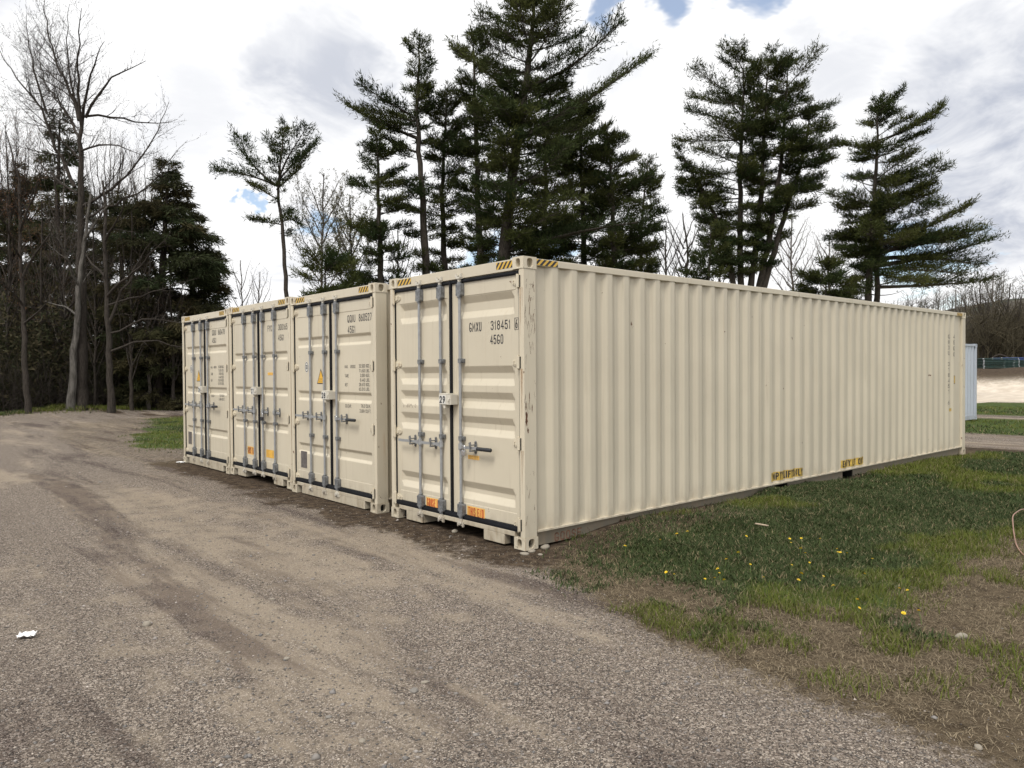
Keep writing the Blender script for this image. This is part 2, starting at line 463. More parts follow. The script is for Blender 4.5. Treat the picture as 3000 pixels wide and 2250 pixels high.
# monoline stencil-like lettering: glyph strokes on a unit box
_O = [(0, .22), (.10, .07), (.30, 0), (.70, 0), (.90, .07), (1, .22), (1, .78), (.90, .93), (.70, 1), (.30, 1), (.10, .93), (0, .78), (0, .22)]
_GL = {
 'A': [[(0, 0), (.5, 1), (1, 0)], [(.2, .32), (.8, .32)]], 'B': [[(0, 0), (0, 1), (.7, 1), (.95, .88), (.95, .66), (.7, .53), (0, .53)], [(.7, .53), (1, .38), (1, .14), (.7, 0), (0, 0)]],
 'C': [[(1, .74), (1, .82), (.85, .96), (.6, 1), (.4, 1), (.15, .96), (0, .8), (0, .2), (.15, .04), (.4, 0), (.6, 0), (.85, .04), (1, .18), (1, .26)]],
 'D': [[(0, 0), (0, 1), (.6, 1), (.9, .92), (1, .75), (1, .25), (.9, .08), (.6, 0), (0, 0)]], 'E': [[(1, 1), (0, 1), (0, 0), (1, 0)], [(0, .52), (.8, .52)]],
 'F': [[(1, 1), (0, 1), (0, 0)], [(0, .52), (.8, .52)]], 'G': [[(1, .80), (.85, .96), (.6, 1), (.4, 1), (.15, .96), (0, .8), (0, .2), (.15, .04), (.4, 0), (.6, 0), (.85, .04), (1, .16), (1, .38), (.5, .38)]],
 'H': [[(0, 0), (0, 1)], [(1, 0), (1, 1)], [(0, .52), (1, .52)]], 'I': [[(.5, 0), (.5, 1)]], 'K': [[(0, 0), (0, 1)], [(1, 1), (0, .42)], [(.3, .6), (1, 0)]],
 'L': [[(0, 1), (0, 0), (1, 0)]], 'M': [[(0, 0), (0, 1), (.5, .3), (1, 1), (1, 0)]], 'N': [[(0, 0), (0, 1), (1, 0), (1, 1)]], 'O': [_O],
 'P': [[(0, 0), (0, 1), (.7, 1), (1, .88), (1, .6), (.7, .47), (0, .47)]], 'Q': [_O, [(.6, .22), (1.02, -.05)]], 'R': [[(0, 0), (0, 1), (.7, 1), (1, .88), (1, .62), (.7, .49), (0, .49)], [(.55, .49), (1, 0)]],
 'S': [[(1, .78), (.95, .9), (.75, 1), (.25, 1), (.05, .92), (0, .8), (0, .66), (.15, .56), (.85, .44), (1, .34), (1, .2), (.95, .08), (.75, 0), (.25, 0), (.05, .1), (0, .22)]],
 'T': [[(0, 1), (1, 1)], [(.5, 1), (.5, 0)]], 'U': [[(0, 1), (0, .22), (.1, .07), (.3, 0), (.7, 0), (.9, .07), (1, .22), (1, 1)]], 'V': [[(0, 1), (.5, 0), (1, 1)]], 'X': [[(0, 0), (1, 1)], [(0, 1), (1, 0)]],
 'Y': [[(0, 1), (.5, .48), (1, 1)], [(.5, .48), (.5, 0)]], '0': [_O], '1': [[(.1, .78), (.6, 1), (.6, 0)]],
 '2': [[(0, .74), (.02, .86), (.2, .98), (.5, 1), (.8, .98), (1, .84), (1, .66), (.85, .5), (0, 0), (1, 0)]],
 '3': [[(0, .82), (.1, .94), (.35, 1), (.7, 1), (.95, .9), (.95, .66), (.7, .54), (.4, .54)], [(.7, .54), (1, .4), (1, .14), (.7, 0), (.3, 0), (.08, .06), (0, .2)]],
 '4': [[(.75, 0), (.75, 1), (0, .28), (1, .28)]], '5': [[(.95, 1), (.1, 1), (.03, .54), (.3, .62), (.7, .62), (.95, .5), (1, .35), (1, .18), (.9, .05), (.65, 0), (.3, 0), (.05, .08), (0, .2)]],
 '6': [[(.85, 1), (.4, .8), (.05, .45), (0, .2), (.12, .05), (.35, 0), (.65, 0), (.9, .06), (1, .2), (1, .38), (.9, .52), (.65, .58), (.35, .58), (.08, .48)]],
 '7': [[(0, 1), (1, 1), (.35, 0)]], '8': [[(.3, .54), (.05, .66), (.05, .88), (.3, 1), (.7, 1), (.95, .88), (.95, .66), (.7, .54), (.3, .54), (0, .4), (0, .14), (.28, 0), (.72, 0), (1, .14), (1, .4), (.7, .54)]],
 '9': [[(.15, 0), (.6, .2), (.95, .55), (1, .8), (.88, .95), (.65, 1), (.35, 1), (.1, .94), (0, .8), (0, .62), (.1, .48), (.35, .42), (.65, .42), (.92, .52)]],
 '.': [[(.35, 0), (.35, .1)]]}
_font_cache = {}
def text_mesh2d(s, aspect, sw):
    """strokes of a word, in units of its height; returns verts (u, v in 0..1, layer) and quads"""
    key = (s, round(aspect, 3), sw)
    if key in _font_cache: return _font_cache[key]
    wd = {'I': 0.32, '1': 0.62, '.': 0.35, ' ': 0.55, 'M': 1.3}
    tot = sum(wd.get(c, 1.0) for c in s); gap = 0.30
    unit_w = aspect/(tot+gap*(len(s)-1)); V = []; F = []; x = 0.0; layer = 0
    for ch in s:
        cw = wd.get(ch, 1.0)*unit_w; h = sw/2
        for pl in _GL.get(ch, []):
            P = [np.array((x+h+(cw-2*h)*a, h+(1-2*h)*b)) for a, b in pl]; n = len(P); closed = n > 3 and np.allclose(P[0], P[-1])
            b0 = len(V)
            for i in range(n):
                d1 = P[i]-P[i-1] if i > 0 else (P[-1]-P[-2] if closed else P[1]-P[0]); d2 = P[i+1]-P[i] if i < n-1 else (P[1]-P[0] if closed else P[-1]-P[-2])
                n1 = np.array((-d1[1], d1[0]))/max(np.linalg.norm(d1), 1e-6); n2 = np.array((-d2[1], d2[0]))/max(np.linalg.norm(d2), 1e-6)
                m_ = n1+n2; m_ = m_/max(np.linalg.norm(m_), 1e-3); k = h/max(m_@n1, 0.45)
                e = np.zeros(2)
                if not closed and i == 0: e = -d2/np.linalg.norm(d2)*h*0.95
                if not closed and i == n-1: e = d1/np.linalg.norm(d1)*h*0.95
                for sg in (-1, 1): q_ = P[i]+m_*k*sg+e; V.append((q_[0]/aspect, q_[1], layer))
            F += [(b0+2*i, b0+2*i+2, b0+2*i+3, b0+2*i+1) for i in range(n-1)]
            layer += 1
        x += cw+gap*unit_w
    _font_cache[key] = (V, F)
    return _font_cache[key]

def add_text(mb, s, mapper, mat=0, aspect=3.0, sw=0.135, lift=(0, 0, 0)):
    """mapper(u, v) -> 3-D point, u and v run 0..1 over the word"""
    V, F = text_mesh2d(s, aspect, sw)
    vs = []
    for a, b, l in V:
        p_ = mapper(a, b); k = 0.00012*(l % 3)
        vs.append((p_[0]+lift[0]*k, p_[1]+lift[1]*k, p_[2]+lift[2]*k))
    mb.add(vs, F, mat)

def door_text(mb, s, y_left, y_right, z0, z1, d=0.0365, mat=0, sw=0.12):
    """word on the door: reads left to right = falling y"""
    add_text(mb, s, lambda u, v: (d, y_left+(y_right-y_left)*u, z0+(z1-z0)*v), mat, abs(y_right-y_left)/(z1-z0), sw, (-1, 0, 0))

def deep(y, z, d, k):
    """a place measured on the container's front plane, moved to depth d behind it along the sight line"""
    cx, cy, cz = CAM - np.array(SPOT[k])
    t = (d-cx)/(0-cx)
    return cy+(y-cy)*t, cz+(z-cz)*t

def sticker_mesh(name, ya, yb, za, zb, words, bg, ink, d=0.0345, margin=0.06):
    """printed sticker on a door leaf: bg sheet + rows of lettering, ya > yb (left, right), za < zb"""
    mb = MB(); t = 0.0008
    mb.box(d-t, d, yb, ya, za, zb, 0)
    n = len(words)
    hh = (zb-za)/n
    for i, wd in enumerate(words):
        if not wd: continue
        z1 = zb-hh*i-hh*margin*1.6; z0 = zb-hh*(i+1)+hh*margin*1.6
        mw_ = (ya-yb)*margin
        door_text(mb, wd, ya-mw_, yb+mw_, z0, z1, d-t-0.0006, 1, 0.125)
    return mb.mesh(name, [bg, ink])

def hazard_mesh(a, b, c, d, n):
    me = bpy.data.meshes.new('hazard_sticker')
    me.from_pydata([a, b, c, d], [], [(0, 1, 2, 3)]); me.materials.append(M['hazard'])
    uv = me.uv_layers.new(name='UVMap')
    for i, q in enumerate(((0, 0), (n, 0), (n, 1), (0, 1))): uv.data[i].uv = q
    me.update(); return me

def hinge_mesh(s):
    """s = +1: leaf lies towards +y of the post (right-hand post), -1 mirrored; origin on post edge at door face"""
    mb = MB()
    mb.prism([(0.026, s*0.008, -0.052), (0.026, s*0.105, -0.026), (0.026, s*0.118, -0.012), (0.026, s*0.118, 0.012), (0.026, s*0.105, 0.026), (0.026, s*0.008, 0.052)], (0.010, 0, 0))
    mb.prism([(0.017, s*0.008, -0.036), (0.017, s*0.070, -0.016), (0.017, s*0.070, 0.016), (0.017, s*0.008, 0.036)], (0.010, 0, 0))
    mb.box(-0.012, 0.034, min(s*-0.022, s*0.009), max(s*-0.022, s*0.009), -0.060, 0.060)
    mb.box(-0.002, 0.020, min(s*-0.032, s*-0.0225), max(s*-0.032, s*-0.0225), -0.058, 0.058, 1)  # thin near-black box painting a shadow gap beside the lug
    mb.tube([(0.004, s*0.012, -0.072), (0.004, s*0.012, 0.072)], 0.0135, 10)
    for zz_ in (-0.012, 0.012): mb.tube([(0.027, s*0.092, zz_), (0.016, s*0.092, zz_)], 0.007, 8)
    return mb.mesh('hinge', [M['paint_worn'], M['hole']])

def rod_mesh():
    """lock rod with cast cam heads at both ends; origin on the rod axis at z = 0"""
    mb = MB(); x = 0.006
    mb.tube([(x, 0, 0.13), (x, 0, 2.775)], 0.0165, 14)
    for z, s in ((2.768, 1), (0.142, -1)):
        mb.tube([(x, 0, z-0.03*s), (x, 0, z), (x-0.004, 0, z+0.012*s)], [0.021, 0.024, 0.016], 12, 1)
        mb.box(x-0.030, x+0.012, -0.034, 0.024, min(z, z+0.020*s), max(z, z+0.020*s), 1)
        mb.prism([(x-0.026, 0.020, z+0.014*s), (x-0.026, 0.042, z+0.020*s), (x-0.026, 0.042, z+0.036*s), (x-0.026, -0.012, z+0.036*s)], (0.022, 0, 0), 1)
        mb.tube([(x-0.012, -0.022, z+0.020*s), (x-0.012, -0.022, z+0.044*s)], 0.009, 8, 1)
    return mb.mesh('lock_rod', [M['galv'], M['cast']])

def keeper_mesh(s):
    """cam keeper welded to the header or sill"""
    mb = MB()
    mb.box(-0.012, 0.010, -0.048, -0.036, -0.022, 0.022); mb.box(-0.012, 0.010, 0.040, 0.052, -0.022, 0.022)
    mb.box(-0.004, 0.010, -0.048, 0.052, -0.030*s-0.006, -0.030*s+0.006)
    return mb.mesh('cam_keeper', [M['cast']])

def housing_mesh():
    mb = MB()
    mb.prism([(-0.018, -0.044, -0.066), (-0.018, 0.034, -0.066), (-0.018, 0.040, -0.056), (-0.018, 0.040, 0.056), (-0.018, 0.034, 0.066), (-0.018, -0.044, 0.066), (-0.018, -0.050, 0.054), (-0.018, -0.050, -0.054)], (0.050, 0, 0))
    mb.tube([(0.004, 0, -0.085), (0.004, 0, 0.085)], 0.026, 12)
    for y, z in ((-0.040, -0.05), (-0.040, 0.05), (0.030, -0.05), (0.030, 0.05)): mb.tube([(-0.018, y, z), (-0.024, y, z)], 0.006, 6)
    return mb.mesh('rod_housing', [M['galv_dark']])

def bracket_mesh():
    mb = MB()
    mb.tube([(0.005, 0, -0.024), (0.005, 0, 0.024)], 0.0255, 12)
    mb.box(0.010, 0.035, -0.052, 0.030, -0.022, 0.022)
    mb.box(-0.002, 0.012, -0.052, 0.004, -0.015, 0.015)
    mb.tube([(0.010, -0.040, 0), (-0.008, -0.040, 0)], 0.007, 6)
    return mb.mesh('rod_bracket', [M['galv_dark']])

def handle_mesh(length, s, grip):
    """handle bar from the rod towards s*y; grip: black sleeve on its outer end"""
    mb = MB()
    mb.tube([(0.006, 0, -0.034), (0.006, 0, 0.034)], 0.027, 12)
    mb.box(-0.026, 0.004, min(0, s*0.05), max(0, s*0.05), -0.020, 0.020)
    pts = [(-0.022, s*0.03, 0.0), (-0.030, s*0.10, 0.002), (-0.036, s*length*0.55, 0.004), (-0.034, s*length*0.8, 0.001), (-0.038, s*length, 0.004)]
    for a, b in zip(pts[:-1], pts[1:]):
        mb.prism([(a[0], a[1], a[2]-0.015), (b[0], b[1], b[2]-0.015), (b[0], b[1], b[2]+0.015), (a[0], a[1], a[2]+0.015)], (0.010, 0, 0))
    if grip:
        a = length-0.23
        mb.tube([(-0.032, s*a, 0.002), (-0.033, s*(a+0.006), 0.002), (-0.034, s*(length-0.006), 0.003), (-0.034, s*(length+0.004), 0.003)], [0.016, 0.0205, 0.0205, 0.014], 12, 1)
    return mb.mesh('handle', [M['galv'], M['grip']])

def catch_mesh():
    """handle retainer: upright plate with lugs and a swivel latch"""
    mb = MB()
    pl = []
    for k in range(16):
        a = 2*math.pi*k/16
        pl.append((0.026, 0.021*math.cos(a), 0.062*math.sin(a)*(1+0.15*abs(math.sin(a)))))
    mb.prism(pl, (0.009, 0, 0))
    mb.box(-0.050, 0.030, -0.014, 0.014, -0.040, -0.026); mb.box(-0.050, 0.030, -0.012, 0.012, 0.024, 0.034)
    mb.tube([(-0.046, 0, -0.042), (-0.046, 0, 0.046)], 0.008, 8)
    mb.prism([(-0.052, 0.016, 0.012), (-0.052, 0.020, 0.054), (-0.052, -0.006, 0.064), (-0.052, -0.016, 0.030)], (0.012, 0, 0))
    for z in (-0.056, 0.056): mb.tube([(0.026, 0, z), (0.016, 0, z)], 0.008, 8)
    return mb.mesh('handle_catch', [M['galv_dark']])

def make_container(k, label, recs, slope, depth, rods, hz, r_len, tunnel, full):
    root = empty('shipping_container', SPOT[k])
    tag(root, label, 'shipping container', 'cream shipping containers parked side by side')
    P = M['paint']
    for sx in (-1, 1):
        for sy in (-1, 1):
            for sz in (-1, 1):
                me = shared(('cast', sx, sy, sz), lambda: casting_mesh(sx, sy, sz))
                o = link('corner_casting', me, root, (0 if sx < 0 else L, 0 if sy < 0 else W, 0 if sz < 0 else H))
                b = o.modifiers.new('bevel', 'BEVEL'); b.width = 0.006; b.segments = 2; b.limit_method = 'ANGLE'; b.angle_limit = math.radians(60)
    def post(sx, sy):
        mb = MB(); X = (lambda d: d) if sx < 0 else (lambda d: L-d); Y = (lambda d: d) if sy < 0 else (lambda d: W-d)
        # pressed channel: outer skin + return flange towards the door
        x = [X(0.005), X(0.170)]; y = [Y(0.005), Y(0.072)]
        mb.box(min(x), max(x), min(y), max(y), 0.118, H-0.118)
        x = [X(0.012), X(0.055)]; y = [Y(0.0725), Y(0.084)]
        mb.box(min(x), max(x), min(y), max(y), 0.165, H-0.130)
        return mb.mesh('corner_post', [M['paint_worn']])
    for sx in (-1, 1):
        for sy in (-1, 1):
            o = link('corner_post', shared(('post', sx, sy), lambda: post(sx, sy)), root)
            b = o.modifiers.new('bevel', 'BEVEL'); b.width = 0.010; b.segments = 3; b.limit_method = 'ANGLE'
    link('side_wall', shared('side-', lambda: side_wall_mesh(-1, P)), root)
    link('side_wall', shared('side+', lambda: side_wall_mesh(1, P)), root)
    def rail_top(s):
        mb = MB(); y = sorted([0.006 if s < 0 else W-0.006, 0.070 if s < 0 else W-0.070])
        mb.box(0.1785, L-0.1785, y[0], y[1], 2.816, 2.886); return mb.mesh('top_rail', [P])
    def rail_bot(s):
        mb = MB(); Y = (lambda d: d) if s < 0 else (lambda d: W-d)
        def bx(x0, x1, a, b, z0, z1, m=0):
            y = sorted([Y(a), Y(b)]); mb.box(x0, x1, y[0], y[1], z0, z1, m)
        bx(0.1785, L-0.1785, 0.004, 0.075, 0.158, 0.176)          # upper flange carrying the sheet
        segs = [(0.1785, 4.79), (5.16, 6.86), (7.22, L-0.1785)]
        for a, b in segs: bx(a, b, 0.058, 0.070, 0.012, 0.158, 2)
        for a, b in ((4.79, 5.16), (6.86, 7.22)):
            bx(a, b, 0.0585, 0.0695, 0.134, 0.158, 2); bx(a, b, 0.30, 0.31, 0.012, 0.158, 1)
            bx(a-0.004, a, 0.071, 0.30, 0.012, 0.157, 1); bx(b, b+0.004, 0.071, 0.30, 0.012, 0.157, 1)
        return mb.mesh('bottom_rail', [P, M['hole'], M['paint_web']])
    for s in (-1, 1):
        o = link('top_rail', shared(('rt', s), lambda: rail_top(s)), root)
        b = o.modifiers.new('bevel', 'BEVEL'); b.width = 0.006; b.segments = 2
        link('bottom_rail', shared(('rb', s), lambda: rail_bot(s)), root)
    def roof():
        mb = MB(); vs = []; fs = []; n = 0
        x = 0.2; xs = []
        while x < L-0.25:
            xs += [(x, 0), (x+0.05, 0.02), (x+0.14, 0.02), (x+0.19, 0)]; x += 0.24
        xs = [(0.10, 0)]+xs+[(L-0.1, 0)]
        for xx, h in xs: vs += [(xx, 0.0705, 2.856+h), (xx, W-0.0705, 2.856+h)]
        fs = [(2*i, 2*i+2, 2*i+3, 2*i+1) for i in range(len(xs)-1)]
        mb.add(vs, fs); return mb.mesh('roof', [P])
    link('roof', shared('roof', roof), root)
    def endwall():
        mb = MB(); ys = []; y = 0.085
        while y+0.2 < W-0.085:
            ys += [(y, 0), (y+0.09, 0), (y+0.125, 0.04), (y+0.215, 0.04)]; y += 0.25
        ys.append((W-0.085, 0)); vs = []
        for yy, d in ys: vs += [(L-0.012-d, yy, 0.17), (L-0.012-d, yy, 2.80)]
        mb.add(vs, [(2*i, 2*i+2, 2*i+3, 2*i+1) for i in range(len(ys)-1)])
        mb.box(L-0.08, L-0.012, 0.163, W-0.163, 2.80, 2.88); mb.box(L-0.08, L-0.012, 0.163, W-0.163, 0.012, 0.17)
        return mb.mesh('end_wall', [P])
    link('end_wall', shared('end', endwall), root)
    def under():
        mb = MB(); mb.box(0.09, L-0.1, 0.07, W-0.07, 0.150, 0.170)
        for i in range(16):
            x = 3.6+i*0.53; mb.box(x, x+0.05, 0.32, W-0.32, 0.03, 0.1495)
        return mb.mesh('underframe', [M['floor_wood']])
    link('underframe', shared('under', under), root)
    # header and sill
    def header():
        mb = MB(); mb.box(0.010, 0.090, 0.1625, W-0.1625, 2.772, 2.884); mb.box(0.030, 0.090, 0.085, W-0.085, 2.765, 2.7715)
        return mb.mesh('door_header', [P])
    o = link('door_header', shared('header', header), root)
    b = o.modifiers.new('bevel', 'BEVEL'); b.width = 0.005; b.segments = 2
    def sill():
        mb = MB()
        lo = 0.012
        mb.box(0.008, 0.110, 0.1625, W-0.1625, 0.118, 0.166)
        spans = [(0.32, 0.655), (1.785, W-0.32)] if tunnel else [(0.32, W-0.32)]
        for a, b_ in spans: mb.box(0.0085, 0.108, a, b_, lo, 0.1175)
        for a, b_ in ((0.1625, 0.32), (W-0.32, W-0.1625)): mb.box(0.0855, 0.107, a, b_, lo, 0.1175, 1)
        if tunnel:
            for y in (0.6555, 1.7745): mb.box(0.030, 3.3, y, y+0.009, lo, 0.1175)
            mb.box(0.112, 3.3, 0.666, 1.774, 0.108, 0.117, 1)  # tunnel roof in near-black, the shade beneath put into its colour
        return mb.mesh('door_sill', [M['paint_dirty'], M['hole']])
    o = link('door_sill', shared(('sill', tunnel), sill), root)
    b = o.modifiers.new('bevel', 'BEVEL'); b.width = 0.005; b.segments = 2
    # hazard stickers on header and side rails
    for a, b_ in ((0.172, 0.42), (W-0.46, W-0.172)):
        link('hazard_sticker', hazard_mesh((0.0085, b_, 2.80), (0.0085, a, 2.80), (0.0085, a, 2.870), (0.0085, b_, 2.870), 4.0), root)
    if full:
        link('hazard_sticker', hazard_mesh((0.185, 0.0045, 2.822), (0.480, 0.0045, 2.822), (0.480, 0.0045, 2.881), (0.185, 0.0045, 2.881), 4.0), root)
        link('hazard_sticker', hazard_mesh((L-0.48, 0.0045, 2.822), (L-0.185, 0.0045, 2.822), (L-0.185, 0.0045, 2.881), (L-0.48, 0.0045, 2.881), 4.0), root)
    # doors
    doors = []
    for side, (y0, y1) in enumerate(((0.094, 1.206), (1.232, W-0.094))):
        d = link('door', shared(('door', side, tuple(recs)), lambda: door_mesh(y0, y1, recs, slope, depth)), root)
        b = d.modifiers.new('bevel', 'BEVEL'); b.width = 0.007; b.segments = 2; b.limit_method = 'ANGLE'; b.angle_limit = math.radians(18)
        doors.append(d)
        def gasket():
            mb = MB(); yo = [0.086, y0] if side == 0 else [y1, W-0.086]
            mb.box(0.020, 0.080, yo[0], yo[1]+0.0, 0.168, 2.764)
            mb.box(0.018, 0.080, y0, y1, 2.7285, 2.764); mb.box(0.012, 0.080, y0, y1, 0.168, 0.2215)
            mb.box(0.006, 0.0119, y0, y1, 0.186, 0.204); mb.box(0.012, 0.0179, y0, y1, 2.738, 2.754)
            if side == 0: mb.box(0.008, 0.080, 1.2065, 1.2315, 0.168, 2.764)
            return mb.mesh('gasket', [M['rubber']])
        link('gasket', shared(('gasket', side), gasket), d)
        s = 1 if side == 0 else -1
        for z in (2.655, 1.855, 1.050, 0.245):
            link('hinge', shared(('hinge', s), lambda: hinge_mesh(s)), d, (0, 0.082 if side == 0 else W-0.082, z))
    for y in rods:
        d = doors[0 if y < 1.219 else 1]
        o = link('lock_rod', shared('rod', rod_mesh), d, (0, y, 0))
        link('cam_keeper', shared('keep1', lambda: keeper_mesh(1)), d, (0.0, y, 2.803)); link('cam_keeper', shared('keep0', lambda: keeper_mesh(-1)), d, (0.0, y, 0.108))
        for z in (2.650, 0.268): link('rod_housing', shared('housing', housing_mesh), d, (0.0, y, z))
        for z in ((1.885, 1.045) if k == 29 else (2.06, 0.88) if k != 27 else (2.02, 0.96)):
            link('rod_bracket', shared('bracket', bracket_mesh), d, (0, y, z))
    # handles
    hl = [(rods[0], 1, 0.40, False), (rods[1], 1, 0.34, False)]
    if k == 27: hl += [(rods[2], -1, 0.28, False), (rods[3], -1, 0.28, False)]
    else: hl += [(rods[2], -1, 0.56, True)]
    for y, s, ln, grip in hl:
        d = doors[0 if y < 1.219 else 1]
        link('handle', shared(('handle', ln, s, grip), lambda: handle_mesh(ln, s, grip)), d, (0, y, hz))
        link('handle_catch', shared('catch', catch_mesh), d, (0, y+s*(0.23 if grip else 0.135), hz+0.005))
    # lock box with the unit number
    mb = MB()
    mb.box(-0.070, 0.030, 1.112, 1.326, 1.408, 1.518); mb.box(-0.055, 0.030, 1.180, 1.340, 1.520, 1.530)
    mb.box(-0.060, 0.030, 1.225, 1.262, 1.365, 1.404)
    mb.tube([(-0.071, 1.130, 1.478), (-0.085, 1.124, 1.470), (-0.089, 1.130, 1.448), (-0.077, 1.141, 1.440)], 0.006, 6)
    lb = mb.build('lock_box', [M['boxpaint']], root, 0.006)
    mb = MB(); mb.box(-0.0718, -0.0708, 1.200, 1.320, 1.414, 1.512, 0)
    door_text(mb, str(k), 1.311, 1.209, 1.424, 1.502, -0.0725, 1, 0.2)
    mb.build('number_plate', [M['white'], M['ink']], lb)
    return root, doors

REC29 = ((2.575, 2.340), (1.825, 1.620), (1.550, 1.375), (1.290, 1.090), (0.585, 0.395))
REC28 = ((2.285, 2.140), (1.512, 1.375), (0.748, 0.598))
REC27 = ((2.090, 1.960), (1.525, 1.398), (0.962, 0.828))
RODS3 = (1.810, 1.395, 1.035)
RODS4 = (1.790, 1.380, 1.035, 0.590)
c29, d29 = make_container(29, 'nearest cream shipping container, numbered 29, its long corrugated side in full view', REC29, 0.072, 0.036, RODS3, 0.955, 0.56, True, True)
c28, d28 = make_container(28, 'cream shipping container numbered 28, with a gap between it and the long corrugated side', REC28, 0.034, 0.026, RODS3, 1.150, 0.56, False, False)
c27, d27 = make_container(27, 'cream shipping container numbered 27, the one with four lock rods on its doors', REC27, 0.034, 0.026, RODS4, 1.135, 0.3, True, False)
c26, d26 = make_container(26, 'cream shipping container numbered 26, at the far end of the row by the grass', REC28, 0.034, 0.026, RODS3, 1.165, 0.56, False, False)

# ---- lettering and stickers, container 29
def dtext(door, k, rows, mat=None, d=0.0362, name='lettering'):
    """rows: (word, y_left, z_bottom, y_right, z_top) measured on the front plane"""
    for s, yl, z0, yr, z1 in rows:
        mb = MB()
        a = deep(yl, z0, d, k); b = deep(yr, z1, d, k)
        door_text(mb, s, a[0], b[0], a[1], b[1], d)
        mb.build(name, [mat or M['ink']], door)
RD = 0.0372
dtext(d29[0], 29, [('GMXU', 0.862, 2.188, 0.656, 2.286), ('318451', 0.505, 2.192, 0.196, 2.286), ('45G0', 0.515, 2.046, 0.308, 2.143)], d=RD)
ya, za = deep(0.136, 2.178, 0.0330, 29); yb, zb = deep(0.077, 2.297, 0.0330, 29)
mb = MB(); door_text(mb, '6', ya-0.014, yb+0.014, za+0.014, zb-0.014, 0.0330)
for a in ((yb, ya, za, za+0.005), (yb, ya, zb-0.005, zb), (yb, yb+0.005, za, zb), (ya-0.005, ya, za, zb)): mb.box(0.0330, 0.0335, *a)
mb.build('lettering', [M['ink']], d29[0])
def dsticker(door, k, tl, br, words, bg, ink, name='sticker', d=0.0338, margin=0.06):
    a = deep(tl[0], tl[1], d, k); b = deep(br[0], br[1], d, k)
    return link(name, sticker_mesh(name, a[0], b[0], b[1], a[1], words, bg, ink, d, margin), door)
dsticker(d29[1], 29, (1.686, 0.331), (1.335, 0.222), ['GOOSE NECK'], M['orange'], M['red'], margin=0.05)
dsticker(d29[0], 29, (0.920, 0.331), (0.622, 0.218), ['THIS END'], M['orange'], M['red'])
dsticker(d29[0], 29, (0.900, 0.878), (0.707, 0.834), ['IIIIIIIII IIIIIIII', 'IIIIII IIIII'], M['orange'], M['ink'], d=0.0378, margin=0.10)
# scuffs along a door rib
mb = MB()
r2 = random.Random(5)
for yc in (2.20, 2.13, 2.10, 2.07, 2.02, 1.95):
    pts = [(0.0366, yc+r2.uniform(-.004, .004)+i*0.004*r2.choice((-1, 1)), 1.376-0.030+i*0.009) for i in range(6)]
    for a, b in zip(pts[:-1], pts[1:]):
        wd = r2.uniform(0.002, 0.005); mb.quad((a[0], a[1]-wd, a[2]), (a[0], a[1]+wd, a[2]), (b[0], b[1]+wd*.7, b[2]), (b[0], b[1]-wd*.7, b[2]))
mb.build('scrape', [M['rust']], d29[1])

